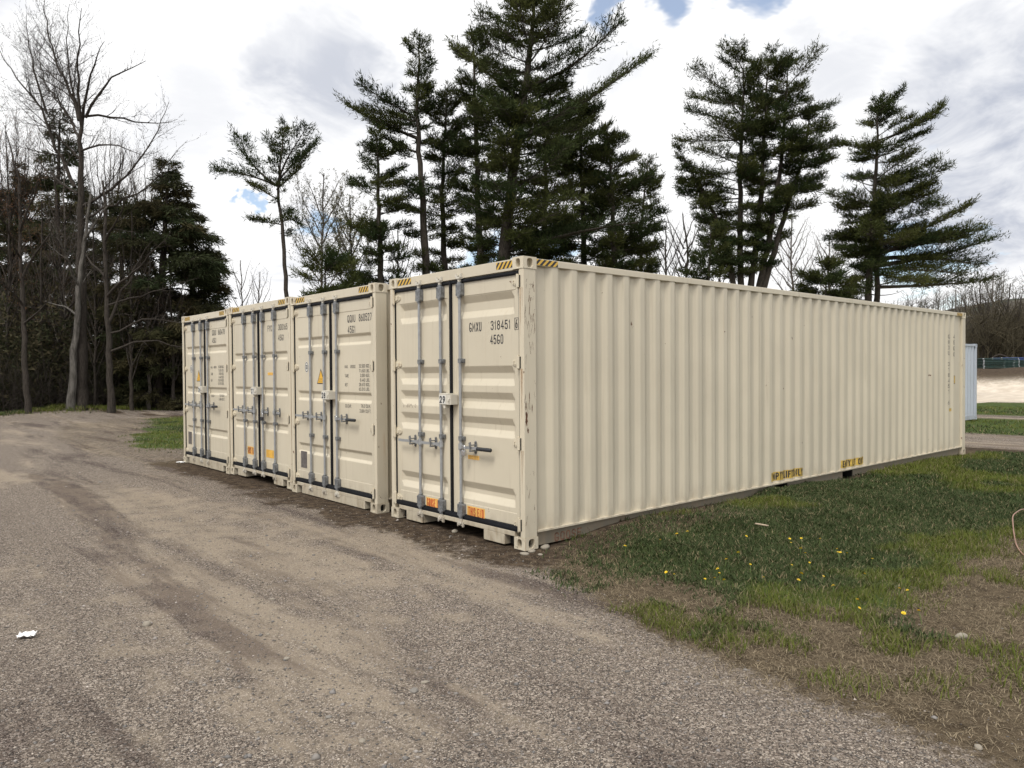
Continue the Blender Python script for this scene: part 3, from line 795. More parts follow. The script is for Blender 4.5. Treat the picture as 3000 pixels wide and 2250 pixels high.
# ---- containers 28 and 26 carry the full data panel
def data_panel(doors, k, number, check, dy, dz):
    R = [(a, yl+dy, z0+dz, yr+dy, z1+dz) for a, yl, z0, yr, z1 in [
        ('QQIU', 0.707, 2.431, 0.500, 2.527), (number, 0.410, 2.431, 0.088, 2.527), ('45G1', 0.702, 2.290, 0.500, 2.385)]]
    dtext(doors[0], k, R, d=RD)
    if check:
        dtext(doors[0], k, [(check, 0.050+dy, 2.440+dz, 0.020+dy, 2.520+dz)], d=0.0332)
    rows = [('MAX.', 0.793, 1.832, 0.700, 1.872), ('GROSS', 0.640, 1.832, 0.510, 1.872), ('32.500 KGS.', 0.416, 1.836, 0.150, 1.880), ('71.650 LBS.', 0.416, 1.775, 0.154, 1.818),
            ('TARE', 0.787, 1.710, 0.690, 1.752), ('3.830 KGS.', 0.392, 1.715, 0.152, 1.758), ('8.440 LBS.', 0.392, 1.655, 0.152, 1.698), ('NET', 0.790, 1.592, 0.715, 1.634), ('28.670 KGS.', 0.418, 1.597, 0.152, 1.640),
            ('63.210 LBS.', 0.422, 1.539, 0.156, 1.582), ('CU.CAP.', 0.785, 1.310, 0.620, 1.354), ('76.0 CU.M.', 0.372, 1.322, 0.140, 1.366), ('2.684 CU.FT.', 0.409, 1.257, 0.125, 1.302)]
    dtext(doors[0], k, [(a, yl+dy, z0+dz, yr+dy, z1+dz) for a, yl, z0, yr, z1 in rows], M['ink'], d=RD)
    # warning triangle
    mb = MB(); d = 0.0372
    def tri(yc, zb_, w_, h_, x, m): mb.prism([(x, yc+w_/2, zb_), (x, yc, zb_+h_), (x, yc-w_/2, zb_)], (-0.0006, 0, 0), m)
    yc, zc = deep(1.472+dy*0.3, 1.617, d, k)
    tri(yc, zc, 0.236, 0.218, d, 1); tri(yc, zc+0.012, 0.192, 0.178, d-0.0012, 0)
    door_text(mb, 'SUPER', yc+0.045, yc-0.045, zc+0.062, zc+0.076, d-0.0026, 1); door_text(mb, 'HEAVY', yc+0.055, yc-0.055, zc+0.032, zc+0.047, d-0.0026, 1)
    mb.build('warning_triangle', [M['yellow'], M['ink']], doors[1])
    # round class seal
    mb = MB(); yc, zc = deep(1.907, 1.855, d, k)
    def ring(r0, r1, x, m, n=24):
        vs = []
        for r in (r0, r1):
            for i in range(n):
                a = 2*math.pi*i/n; vs.append((x, yc-r*math.cos(a)*0.72, zc+r*math.sin(a)))
        mb.add(vs, [(i, (i+1) % n, n+(i+1) % n, n+i) for i in range(n)], m)
    ring(0.001, 0.082, d, 0); ring(0.060, 0.072, d-0.0006, 1); ring(0.020, 0.032, d-0.0006, 1)
    for i in (-1, 0, 1): mb.box(d-0.0010, d-0.0006, yc-0.03, yc+0.03, zc+i*0.022-0.004, zc+i*0.022+0.004, 1)
    mb.build('round_seal', [M['white'], M['ink']], doors[1])
    # rating plate, riveted
    a = deep(2.119, 0.633, d, k); b = deep(1.931, 0.393, d, k)
    mb = MB(); mb.box(0.0352, 0.0380, b[0], a[0], b[1], a[1])
    for y in (a[0]-0.012, b[0]+0.012):
        for z in (a[1]-0.012, b[1]+0.012): mb.tube([(0.0352, y, z), (0.0335, y, z)], 0.005, 6)
    mb.build('rating_plate', [M['plate']], doors[1])
data_panel(d28, 28, '860527', '5', 0.0, 0.0)
data_panel(d26, 26, '860478', None, 0.055, 0.025)
dtext(d27[0], 27, [('FYC', 0.800, 2.404, 0.640, 2.500), ('300165', 0.405, 2.408, 0.085, 2.500), ('45G1', 0.412, 2.249, 0.205, 2.340)], d=RD)
dsticker(d27[0], 27, (0.814, 1.762), (0.622, 1.719), ['IIIIII II IIIIII'], M['orange'], M['yellow'], d=0.0378)
dsticker(d27[1], 27, (1.660, 0.540), (1.340, 0.409), ['GOOSE NECK'], M['orange'], M['red_faded'], d=0.0378)
dsticker(d27[0], 27, (0.905, 0.540), (0.610, 0.415), ['THIS END'], M['yellow'], M['orange'], d=0.0378)

# ---- lettering pressed on to the corrugated side of container 29
def on_wall(name, builder, mats, lift=0.0012):
    """flat artwork in (x, z) is cut along every bend of the wall and laid on the sheet"""
    mb = MB(); builder(mb)
    me = mb.mesh(name, mats)
    bm = bmesh.new(); bm.from_mesh(me)
    xs = [v.co.x for v in bm.verts]
    for x in _px:
        if min(xs) < x < max(xs):
            bmesh.ops.bisect_plane(bm, geom=bm.verts[:]+bm.edges[:]+bm.faces[:], plane_co=(x, 0, 0), plane_no=(1, 0, 0))
    for v in bm.verts:
        v.co.y = float(wall_depth(v.co.x)) - lift - v.co.y
    bm.to_mesh(me); bm.free()
    return link(name, me, c29)
def wall_word(x0, x1, z0, z1, s):
    def f(mb):
        mb.quad((x0-0.03, 0, z0-0.012), (x1+0.03, 0, z0-0.012), (x1+0.03, 0, z1+0.012), (x0-0.03, 0, z1+0.012), 0)
        add_text(mb, s, lambda u, v: (x0+(x1-x0)*u, 0.0012, z0+(z1-z0)*v), 1, (x1-x0)/(z1-z0), 0.17, (0, 1, 0))
    return f
on_wall('lift_lettering', wall_word(4.66, 5.50, 0.218, 0.318, 'EMPTY LIFT ONLY'), [M['faded_yellow'], M['ink']])
on_wall('lift_lettering', wall_word(6.79, 7.55, 0.214, 0.312, 'EMPTY LIFT ONLY'), [M['faded_yellow'], M['ink']])
def vcol(s, x0, x1, ztop, step, h):
    def f(mb):
        for i, ch in enumerate(s):
            if ch != ' ':
                z = ztop-i*step
                add_text(mb, ch, lambda u, v: (x0+(x1-x0)*u, 0.0, z-h+h*v), 0, (x1-x0)/h, 0.16, (0, 1, 0))
    return f
on_wall('side_lettering', vcol('GMXU 318451 6', 11.255, 11.335, 2.43, 0.108, 0.082), [M['ink_faint']])
on_wall('side_lettering', vcol('45G0', 11.535, 11.60, 2.44, 0.118, 0.085), [M['ink_faint']])
on_wall('side_sticker', lambda mb: (mb.quad((11.560, 0, 1.455), (11.640, 0, 1.455), (11.640, 0, 1.620), (11.560, 0, 1.620), 1), mb.quad((11.566, 0.0012, 1.465), (11.634, 0.0012, 1.465), (11.634, 0.0012, 1.610), (11.566, 0.0012, 1.610), 0)), [M['faded_yellow'], M['ink']])
on_wall('side_sticker', lambda mb: (mb.quad((11.31, 0, 0.91), (11.50, 0, 0.91), (11.50, 0, 0.972), (11.31, 0, 0.972), 0), add_text(mb, 'IIIIII', lambda u, v: (11.33+0.15*u, 0.0012, 0.925+0.03*v), 1, 5.0, 0.16, (0, 1, 0))), [M['faded_yellow'], M['ink']])
mb = MB(); add_text(mb, 'GOOSE', lambda u, v: (0.46+0.40*u, 0.0565, 0.012+0.095*v), 0, 0.40/0.095, 0.17, (0, -1, 0))
mb.build('rail_lettering', [M['red_rail']], c29)
# rust patch and scratches on the near corner post
def ragged(mb, cx, cz, w_, h_, seed, y=None, x=None, n=18):
    r = random.Random(seed); pts = []
    for i in range(n):
        a = 2*math.pi*i/n; k = r.uniform(0.55, 1.15)
        p = (cx+w_*math.cos(a)*k, cz+h_*math.sin(a)*k)
        pts.append((p[0], y, p[1]) if y is not None else (x, p[0], p[1]))
    mb.add(pts, [tuple(range(n))], 0)
mb = MB()
ragged(mb, 0.034, 1.30, 0.016, 0.085, 1, y=0.0036); ragged(mb, 0.052, 1.185, 0.010, 0.03, 2, y=0.0036); ragged(mb, 0.028, 1.43, 0.008, 0.05, 3, y=0.0036)
ragged(mb, 0.075, 1.52, 0.005, 0.05, 4, y=0.0036); ragged(mb, 0.11, 1.40, 0.006, 0.05, 8, y=0.0036)
mb.build('rust_patch', [M['rust']], c29)
mb = MB(); r2 = random.Random(11)
for i in range(46):
    x = r2.uniform(0.02, 0.15); z = r2.choice([r2.uniform(1.9, 2.7), r2.uniform(0.3, 2.7)]); ln = r2.uniform(0.03, 0.16); wd = r2.uniform(0.0008, 0.0024); sl = r2.uniform(-0.25, 0.25)
    n = 5; pv = None
    for j in range(n):
        q_ = (x+sl*ln*j/n+r2.uniform(-.003, .003), z-ln*j/n); ww = wd*r2.uniform(0.3, 1.3)
        if pv: mb.quad((pv[0]-pv[2], 0.0040, pv[1]), (pv[0]+pv[2], 0.0040, pv[1]), (q_[0]+ww, 0.0040, q_[1]), (q_[0]-ww, 0.0040, q_[1]))
        pv = (q_[0], q_[1], ww)
mb.build('scratch', [M['rust']], c29)

mb = MB(); r2 = random.Random(23)
for z in (2.59, 1.79, 0.985):
    for j in range(4):
        y = 0.030+r2.uniform(-.018, .030); ln = r2.uniform(0.15, 0.50); wd = r2.uniform(0.0012, 0.0034); pv = None
        for i in range(7):
            t_ = i/6; q_ = (y+r2.uniform(-.0012, .0012), z-ln*t_, wd*(1-0.8*t_))
            if pv: mb.quad((0.0040, pv[0]+pv[2], pv[1]), (0.0040, pv[0]-pv[2], pv[1]), (0.0040, q_[0]-q_[2], q_[1]), (0.0040, q_[0]+q_[2], q_[1]))
            pv = q_
mb.build('rust_run', [M['rust_run']], c29)['kind'] = 'stuff'

# ---- padlocks hang from the handles: things of their own
def padlock(k, y, z, s, body, label, loc_x=-0.062):
    bx, by, bz = SPOT[k]
    root = empty('padlock', (bx+loc_x, by+y, bz+z)); tag(root, label, 'padlock')
    mb = MB()
    mb.box(-0.012*s, 0.012*s, -0.024*s, 0.024*s, -0.050*s, -0.006*s); mb.tube([(-0.0125*s, 0, -0.032*s), (-0.0135*s, 0, -0.032*s)], 0.007*s, 10)
    mb.build('body', [body], root, 0.004)
    mb = MB(); pts = [(0, -0.016*s, -0.008*s)]
    for i in range(9):
        a = math.pi*i/8; pts.append((0, -0.016*s*math.cos(a), 0.022*s+0.016*s*math.sin(a)))
    pts.append((0, 0.016*s, -0.008*s)); mb.tube(pts, 0.0048*s, 8)
    mb.build('shackle', [M['chrome']], root)
padlock(29, 0.895, 0.935, 1.25, M['chrome'], 'silver padlock hanging from the handle of container 29')
padlock(27, 0.915, 1.065, 1.35, M['grip'], 'black padlock hanging from the handle of container 27')
root = empty('disc_lock', (SPOT[28][0]-0.060, SPOT[28][1]+0.945, SPOT[28][2]+1.150)); tag(root, 'round steel disc lock on the handle of container 28', 'padlock')
mb = MB(); mb.tube([(0.014, 0, 0), (0.014, 0, 0.0), (-0.014, 0, 0), (-0.018, 0, 0)], [0.030, 0.036, 0.036, 0.028], 18); mb.build('body', [M['chrome']], root)
mb = MB(); mb.tube([(0, 0.02, 0.026), (0, 0.012, 0.045), (0, -0.012, 0.045), (0, -0.02, 0.026)], 0.006, 8); mb.build('shackle', [M['chrome']], root)

# ------------------------------------------------------------------ ground
_edge_y = np.array([-14, -8, -6, -4.34, -4.06, -3.31, -2.63, -1.51, -0.36, 0.3, 2, 4.3, 7.4, 9.8, 12.8, 18, 24.4, 27, 31.5, 33.0])
_edge_x = np.array([-2.2, -1.6, -1.35, -1.17, -1.07, -1.02, -0.93, -0.56, -0.22, -0.12, -0.10, -0.10, -0.10, -0.60, -1.24, -0.96, 0.1, 2.0, 6.0, 9.0])
def road_edge(y): return np.interp(y, _edge_y, _edge_x)
_gr_x = np.array([-0.6, 0.0, 0.25, 0.93, 2.0, 3.1, 4.5, 6.0, 8.0, 14.0])
_gr_y = np.array([-2.5, -3.25, -3.35, -3.3, -3.25, -3.1, -3.0, -4.6, -7.0, -12.0])
BANDS = [(12.9, 13.6, 'dirt'), (13.6, 18.3, 'gravel'), (18.3, 25.2, 'grass'), (25.2, 28.8, 'gravel'), (28.8, 40.4, 'grass'), (40.4, 63.5, 'sand')]

def height(x, y):
    x = np.asarray(x, float); y = np.asarray(y, float)
    h = -0.012 + (fbm(x*0.55+3, y*0.55+8, 3)-0.5)*0.05 + (fbm(x*3.1, y*3.1, 3)-0.5)*0.016
    # wheel ruts along the lane
    off = x - road_edge(y)
    for c in (-1.6, -3.2):
        h = h - 0.028*np.exp(-((off-c)/0.28)**2)
    h = h + (0.105*sstep(x, 0.35, 1.1)*sstep(-x, -6.5, -4.0)+0.055*sstep(x, 4.0, 6.5)*sstep(-x, -11.8, -9.5))*sstep(y, -2.4, -0.3)*sstep(-y, -0.35, -0.03)*(0.45+fbm(x*1.3, y*1.3, 2))
    # containers sit on packed level ground
    inside = sstep(x, 0.15, 0.5)*sstep(-x, -12.2, -11.8)*sstep(y, 0.05, 0.35)*sstep(-y, -10.2, -9.8)
    h = h*(1-inside) + inside*(-0.03)
    near = np.exp(-((x-0.1)**2+(y-0.08)**2)/0.5); h = h*(1-near) + near*(-0.012)
    nd = np.exp(-((x+0.05)/0.35)**2)*sstep(y, -0.3, 0.2)*sstep(-y, -10.4, -9.9); h = h*(1-nd)+nd*(-0.010)
    # low mound at the foot of the left-hand trees
    h = h + 0.28*np.exp(-((x-2.4)/2.6)**2-((y-33.3)/2.0)**2)*(0.7+0.6*fbm(x*1.1, y*1.1, 2))
    # earth bank beyond the sand
    s = x+0.3*y
    h = h + (1.45*sstep(s, 63.0, 67.0) + 0.5*fbm(x*0.35, y*0.35, 3)*sstep(s, 62.5, 66))*1.0
    # the land falls away and rolls behind the trees
    r = np.hypot(x-4, y-6)
    h = h + (fbm(x*0.02+5, y*0.02+2, 3)-0.5)*6*sstep(r, 75, 180)
    return h

def masks(x, y):
    x = np.asarray(x, float); y = np.asarray(y, float)
    nz = (fbm(x*0.9+11, y*0.9+4, 4)-0.5); nf = (fbm(x*3.7+1, y*3.7+7, 3)-0.5)
    off = x-road_edge(y)+nz*0.55+nf*0.22
    verge = sstep(off, -0.38, 0.42)                       # 1 beyond the edge of the lane
    s = x+0.3*y+nz*0.8
    grass = np.zeros_like(x); sand = np.zeros_like(x); dirt = np.zeros_like(x)
    # lawn beside the long container
    gy = np.interp(x, _gr_x, _gr_y)
    a = sstep(y+nz*1.1+nf*0.3-gy, -0.25, 0.45)*sstep(-(y+nz*0.5-0.05), -0.02, 0.22)*sstep(x+nz*1.4-(-0.25+0.10*(y+1.5)), 0.1, 1.2)*sstep(-(x+0.3*y), -13.2, -12.7)
    bare = sstep(y+nz*0.9, -1.0, -0.35)*sstep(-x+nz, -4.0, -2.4)      # scuffed strip along the wall
    a = a*(1-0.75*bare)
    grass = np.maximum(grass, a)
    # left lawn beyond the last container
    gl = np.interp(y, [10, 12.2, 13.9, 18, 26, 27.5, 30], [0.9, 0.1, 0.0, 0.9, 3.6, 6.5, 12])
    b = sstep(x-gl+nz*2.2, 0.0, 0.9)*sstep(-x, -12.5, -11.5)*sstep(y, 10.4, 11.8)*sstep(-y, -28.8, -26.5)
    grass = np.maximum(grass, b*(0.70+0.6*sstep(fbm(x*0.5, y*0.8, 3), 0.35, 0.6)).clip(0, 1))
    far = sstep(x+0.3*y, 12.6, 13.0)
    for s0, s1, kind in BANDS:
        m = sstep(s, s0-0.15, s0+0.15)*sstep(-s, -s1-0.15, -s1+0.15)*far
        if kind == 'grass': grass = np.maximum(grass, m)
        elif kind == 'sand': sand = np.maximum(sand, m)
        elif kind == 'dirt': dirt = np.maximum(dirt, m)
        if kind == 'gravel': verge = verge*(1-m); grass = grass*(1-m)
    verge = verge*(1-0.55*sstep(y, 9.6, 11.0)*sstep(-x, -13, -11))
    # lane that passes along the left-hand trees
    lane = sstep(y+nz*1.0-(29.3+0.10*(x-2)), 0, 1.2)*sstep(-(y-(33.2+0.22*(x-2))), 0, 0.8)*sstep(x, -4, 0)*sstep(-x, -24, -18)
    verge = verge*(1-lane); grass = grass*(1-lane)
    # darker brown ground in front of the doors (narrow, ragged) and at the foot of the side wall
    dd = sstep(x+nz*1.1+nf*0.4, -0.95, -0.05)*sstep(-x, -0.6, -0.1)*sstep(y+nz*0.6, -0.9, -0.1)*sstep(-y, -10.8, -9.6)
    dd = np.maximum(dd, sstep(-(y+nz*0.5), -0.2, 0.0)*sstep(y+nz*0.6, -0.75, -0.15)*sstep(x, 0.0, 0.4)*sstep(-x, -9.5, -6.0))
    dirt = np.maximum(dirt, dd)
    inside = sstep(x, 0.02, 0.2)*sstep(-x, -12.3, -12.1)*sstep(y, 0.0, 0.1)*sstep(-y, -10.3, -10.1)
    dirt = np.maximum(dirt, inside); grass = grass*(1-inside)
    lit = sstep(-(y+nz*0.6-(-3.15)), 0, 0.5)*sstep(x, 2.0, 2.8)*sstep(-x, -5.6, -4.6)*sstep(y, -5.6, -4.8)   # leaf litter round the hose
    dirt = np.maximum(dirt, lit*0.8); grass = grass*(1-lit)
    bank = sstep(x+0.3*y, 62.8, 64.5)*far
    dirt = np.maximum(dirt, bank*0.8)
    wood = sstep(y-0.22*(x-2), 33.2, 34.2)*sstep(-x, -30, -22)     # forest floor on the left
    dirt = np.maximum(dirt, wood)
    grass = np.maximum(grass, 0.8*np.exp(-((x-2.6)/2.6)**2-((y-32.9)/1.0)**2)*sstep(fbm(x*2, y*2, 2), 0.3, 0.5))
    tl = y-(33.2+0.22*(x-2))+nz*1.5
    grass = np.maximum(grass, 0.75*sstep(tl, -1.3, -0.5)*sstep(-tl, -1.2, -0.4)*sstep(x, -20, -15)*sstep(-x, -26, -20))
    return verge, grass, dirt, sand

def spaced(lo, hi, fine_lo, fine_hi, step, grow=1.13, mx=14.0):
    c = list(np.arange(fine_lo, fine_hi, step))
    a = []; p = fine_lo; s = step
    while p > lo: s = min(s*grow, mx); p -= s; a.append(p)
    b = []; p = c[-1]; s = step
    while p < hi: s = min(s*grow, mx); p += s; b.append(p)
    return np.array(a[::-1]+c+b)
gx = spaced(-420, 620, -5.5, 8.0, 0.08); gy = spaced(-420, 620, -6.0, 11.0, 0.08)
GX, GY = np.meshgrid(gx, gy, indexing='ij')
GZ = height(GX, GY)
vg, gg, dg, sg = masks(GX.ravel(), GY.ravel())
nX, nY = GX.shape
idx = np.arange(nX*nY).reshape(nX, nY)
quads = np.stack([idx[:-1, :-1], idx[1:, :-1], idx[1:, 1:], idx[:-1, 1:]], -1).reshape(-1, 4)

def ground_material():
    m, n, p = material('ground')
    at_ = n.node('ShaderNodeVertexColor'); at_.layer_name = 'Col'
    sp = n.node('ShaderNodeSeparateColor', inp={0: at_.outputs[0]})
    verge, grass, dirt = sp.outputs[0], sp.outputs[1], sp.outputs[2]; sand = at_.outputs['Alpha']
    geo = n.node('ShaderNodeNewGeometry'); pos = geo.outputs['Position']
    def vor(scale):
        v = n.node('ShaderNodeTexVoronoi', inp={'Vector': pos, 'Scale': scale}); v.feature = 'F1'
        return v
    # crushed stone: cells of many greys and tans
    v1 = vor(150.0); v2 = vor(75.0)
    r1 = n.node('ShaderNodeSeparateColor', inp={0: v1.outputs['Color']}).outputs[0]
    r2_ = n.node('ShaderNodeSeparateColor', inp={0: v2.outputs['Color']}).outputs[1]
    stones = n.ramp(r1, [(0.0, (0.036, 0.030, 0.027)), (0.38, (0.112, 0.092, 0.078)), (0.68, (0.225, 0.186, 0.153)), (0.88, (0.40, 0.343, 0.285)), (1.0, (0.52, 0.46, 0.39))])
    stones2 = n.ramp(r2_, [(0.0, (0.036, 0.030, 0.027)), (0.5, (0.113, 0.093, 0.079)), (0.85, (0.24, 0.197, 0.160)), (1.0, (0.46, 0.40, 0.34))])
    gap = n.ss(v1.outputs['Distance'], 0.35, 0.75)
    grav = n.mix(n.ss(r2_, 0.55, 0.75), stones, stones2)
    grav = n.mix(n.math('MULTIPLY', gap, 0.45), grav, (0.055, 0.048, 0.042))
    # dust and sand lying between the stones, drawn out along the lane
    flow = n.mapping(pos, scale=(1.0, 0.16, 1.0), rot=(0, 0, -0.10))
    d1 = n.noise(flow, 0.85, 6, 0.62, 0.6); d2 = n.noise(pos, 3.1, 5, 0.62)
    dust_f = n.math('ADD', n.math('MULTIPLY', d1, 0.72), n.math('MULTIPLY', d2, 0.28))
    dust = n.ss(dust_f, 0.485, 0.60)
    fine = n.noise(pos, 160.0, 3, 0.6)
    dcol = n.mix(n.ss(fine, 0.3, 0.7), (0.225, 0.183, 0.135), (0.37, 0.312, 0.24))
    grav = n.mix(n.math('MULTIPLY', dust, n.ss(r1, 0.95, 0.35, 0.25, 0.85)), grav, dcol)
    # darker damp or worn stretches with a violet cast
    dk = n.ss(n.noise(n.mapping(pos, scale=(1.5, 0.20, 1), loc=(4, 7, 0), rot=(0, 0, -0.12)), 0.9, 5, 0.6, 0.4), 0.50, 0.63)
    grav = n.mix(n.math('MULTIPLY', dk, 0.85), grav, n.mix(1.0, grav, (0.50, 0.475, 0.50), 'MULTIPLY'))
    # earth, straw, soil under grass, sand
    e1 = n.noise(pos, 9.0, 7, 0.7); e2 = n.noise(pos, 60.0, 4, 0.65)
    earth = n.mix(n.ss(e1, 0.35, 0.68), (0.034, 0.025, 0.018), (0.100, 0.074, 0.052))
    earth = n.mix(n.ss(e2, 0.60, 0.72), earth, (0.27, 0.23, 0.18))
    straw = n.mix(n.ss(e1, 0.32, 0.66), (0.042, 0.031, 0.020), (0.115, 0.088, 0.058))
    straw = n.mix(n.ss(n.noise(pos, 110, 4, 0.7), 0.50, 0.72), straw, (0.21, 0.17, 0.12))
    turf = n.mix(n.ss(n.noise(pos, 2.0, 6, 0.65), 0.3, 0.7), (0.030, 0.050, 0.016), (0.075, 0.105, 0.030))
    turf = n.mix(n.ss(e2, 0.45, 0.7), turf, (0.10, 0.115, 0.045))
    sandc = n.mix(n.ss(n.noise(pos, 1.3, 6, 0.65), 0.35, 0.7), (0.50, 0.43, 0.35), (0.66, 0.59, 0.50))
    j = n.math('MULTIPLY', n.math('SUBTRACT', n.noise(pos, 11.0, 8, 0.75), 0.5), 1.5)
    def msk(s_): return n.ss(n.math('ADD', s_, j), 0.30, 0.70)
    c = n.mix(msk(verge), grav, straw)
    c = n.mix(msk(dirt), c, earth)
    c = n.mix(msk(grass), c, turf)
    c = n.mix(msk(n.math('SUBTRACT', 1.0, sand)), c, sandc)
    n.l.new(c, p.inputs['Base Color'])
    p.inputs['Roughness'].default_value = 1.0; p.inputs['Specular IOR Level'].default_value = 0.06
    hgt = n.math('ADD', n.math('MULTIPLY', n.math('SUBTRACT', 1.0, v1.outputs['Distance']), 0.5), n.math('MULTIPLY', n.noise(pos, 45, 5, 0.7), 0.9))
    b = n.node('ShaderNodeBump', inp={'Strength': 0.8, 'Distance': 0.014, 'Height': hgt})
    n.l.new(b.outputs[0], p.inputs['Normal'])
    return m
M['ground'] = ground_material()
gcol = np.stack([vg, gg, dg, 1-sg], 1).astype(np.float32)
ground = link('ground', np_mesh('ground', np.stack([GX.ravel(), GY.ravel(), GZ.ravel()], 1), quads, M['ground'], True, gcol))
tag(ground, kind='structure')

def vcol_mat(name, rough=0.8, trans=0.0, spec=0.3, noise_amt=0.15):
    m, n, p = material(name)
    a = n.node('ShaderNodeVertexColor'); a.layer_name = 'Col'
    n.l.new(a.outputs[0], p.inputs['Base Color'])
    p.inputs['Roughness'].default_value = rough; p.inputs['Specular IOR Level'].default_value = spec
    if trans:
        tr = n.node('ShaderNodeBsdfTranslucent', inp={'Color': a.outputs[0]})
        mx = n.node('ShaderNodeMixShader', inp={0: trans, 1: p.outputs[0], 2: tr.outputs[0]})
        out = [x for x in n.n if x.type == 'OUTPUT_MATERIAL'][0]
        n.l.new(mx.outputs[0], out.inputs[0])
    return m
M['blade'] = vcol_mat('grass_blades', 0.8, 0.3, 0.08)
M['chip'] = vcol_mat('stone_chips', 0.95, 0.0, 0.1)

def in_view(x, y, margin=0.12, dmax=60):
    d = np.stack([x, y, np.zeros_like(x)], 1)-CAM
    z = d@FW; u = (d@RT)/np.maximum(z, .01)*F_PX/1500; v = (d@UP)/np.maximum(z, .01)*F_PX/1125
    return (z > 0.8) & (np.abs(u) < 1+margin) & (v > -1-margin*1.5) & (z < dmax), z

# ---- stone chips lying on the lane
def scatter_chips(n_try, smin, smax, dmax, seed):
    r = np.random.default_rng(seed)
    dist = 2.2+(dmax-2.2)*r.random(n_try)**1.7
    ang = math.radians(48.8)+ (r.random(n_try)-0.5)*math.radians(84)
    x = CAM[0]+dist*np.cos(ang); y = CAM[1]+dist*np.sin(ang)
    vgm, ggm, dgm, sgm = masks(x, y); ok, z = in_view(x, y)
    keep = ok & (r.random(n_try) < np.clip(1.0-0.93*vgm, 0.04, 1)) & (ggm < 0.4) & ~((x > 0.0) & (x < 12.3) & (y > -0.02) & (y < 10.2))
    return x[keep], y[keep], r
oct_v = np.array([(1, 0, 0), (-1, 0, 0), (0, 1, 0), (0, -1, 0), (0, 0, 1), (0, 0, -1)], float)
oct_f = np.array([(0, 2, 4), (2, 1, 4), (1, 3, 4), (3, 0, 4), (2, 0, 5), (1, 2, 5), (3, 1, 5), (0, 3, 5)])
def chips(n_try, smin, smax, dmax, seed, power=2.5):
    x, y, r = scatter_chips(n_try, smin, smax, dmax, seed)
    n = len(x); s = smin+(smax-smin)*r.random(n)**power
    sc = s[:, None]*np.stack([0.8+0.6*r.random(n), 0.8+0.6*r.random(n), 0.45+0.35*r.random(n)], 1)
    v = oct_v[None]*(0.75+0.5*r.random((n, 6, 1)))*sc[:, None, :]
    a = r.random(n)*6.283; ca, sa = np.cos(a)[:, None], np.sin(a)[:, None]
    v = np.stack([v[..., 0]*ca-v[..., 1]*sa, v[..., 0]*sa+v[..., 1]*ca, v[..., 2]], -1)
    v += np.stack([x, y, height(x, y)+sc[:, 2]*0.25], 1)[:, None]
    f = (np.arange(n)[:, None, None]*6+oct_f[None]).reshape(-1, 3)
    g = r.random(n); base = np.where(g < 0.45, 0.07, np.where(g < 0.84, 0.155, np.where(g < 0.965, 0.27, 0.42)))*(0.8+0.4*r.random(n))
    t = r.random(n)[:, None]
    tint = np.array([1.08, 0.92, 0.76])*(1-t)+np.array([1.03, 0.92, 0.85])*t
    c = np.repeat((base[:, None]*tint)[:, None], 6, 1).reshape(-1, 3)
    return v.reshape(-1, 3), f, c
va, fa, ca_ = chips(60000, 0.0030, 0.009, 12, 21); ca_ = ca_*0.95+0.035
vb, fb, cb_ = chips(1500, 0.008, 0.020, 16, 22, 3.0); cb_ = 0.10+cb_*0.75
gravel = link('gravel', np_mesh('gravel', np.concatenate([va, vb]), np.concatenate([fa, fb+len(va)]), M['chip'], False, np.concatenate([ca_, cb_])))
tag(gravel, 'loose crushed stone scattered over the lane', 'gravel', kind='stuff')

# ---- grass, green and dead
def blades(x, y, hgt, wid, lean, col, r, flat=0.0):
    n = len(x); a = r.random(n)*6.283
    dirx, diry = np.cos(a), np.sin(a); px_, py_ = -diry, dirx
    z = height(x, y)-0.004
    b = np.stack([x, y, z], 1); side = np.stack([px_, py_, np.zeros(n)], 1)*(wid/2)[:, None]
    ln = (hgt*lean)[:, None]*np.stack([dirx, diry, np.zeros(n)], 1); up = np.stack([np.zeros(n), np.zeros(n), hgt], 1)
    mid = b+ln*0.35+up*0.62; tip = b+ln*1.0+up*(1.0-flat*0.55*np.minimum(lean, 1.6)/1.6)[:, None]
    v = np.stack([b-side, b+side, mid+side*0.75, mid-side*0.75, tip], 1)
    f = (np.arange(n)[:, None, None]*5+np.array([(0, 1, 2), (0, 2, 3), (3, 2, 4)])[None]).reshape(-1, 3)
    c = np.repeat(col[:, None], 5, 1).reshape(-1, 3)
    return v.reshape(-1, 3), f, c
def sample_area(n, x0, x1, y0, y1, seed):
    r = np.random.default_rng(seed)
    return x0+(x1-x0)*r.random(n), y0+(y1-y0)*r.random(n), r
parts = []
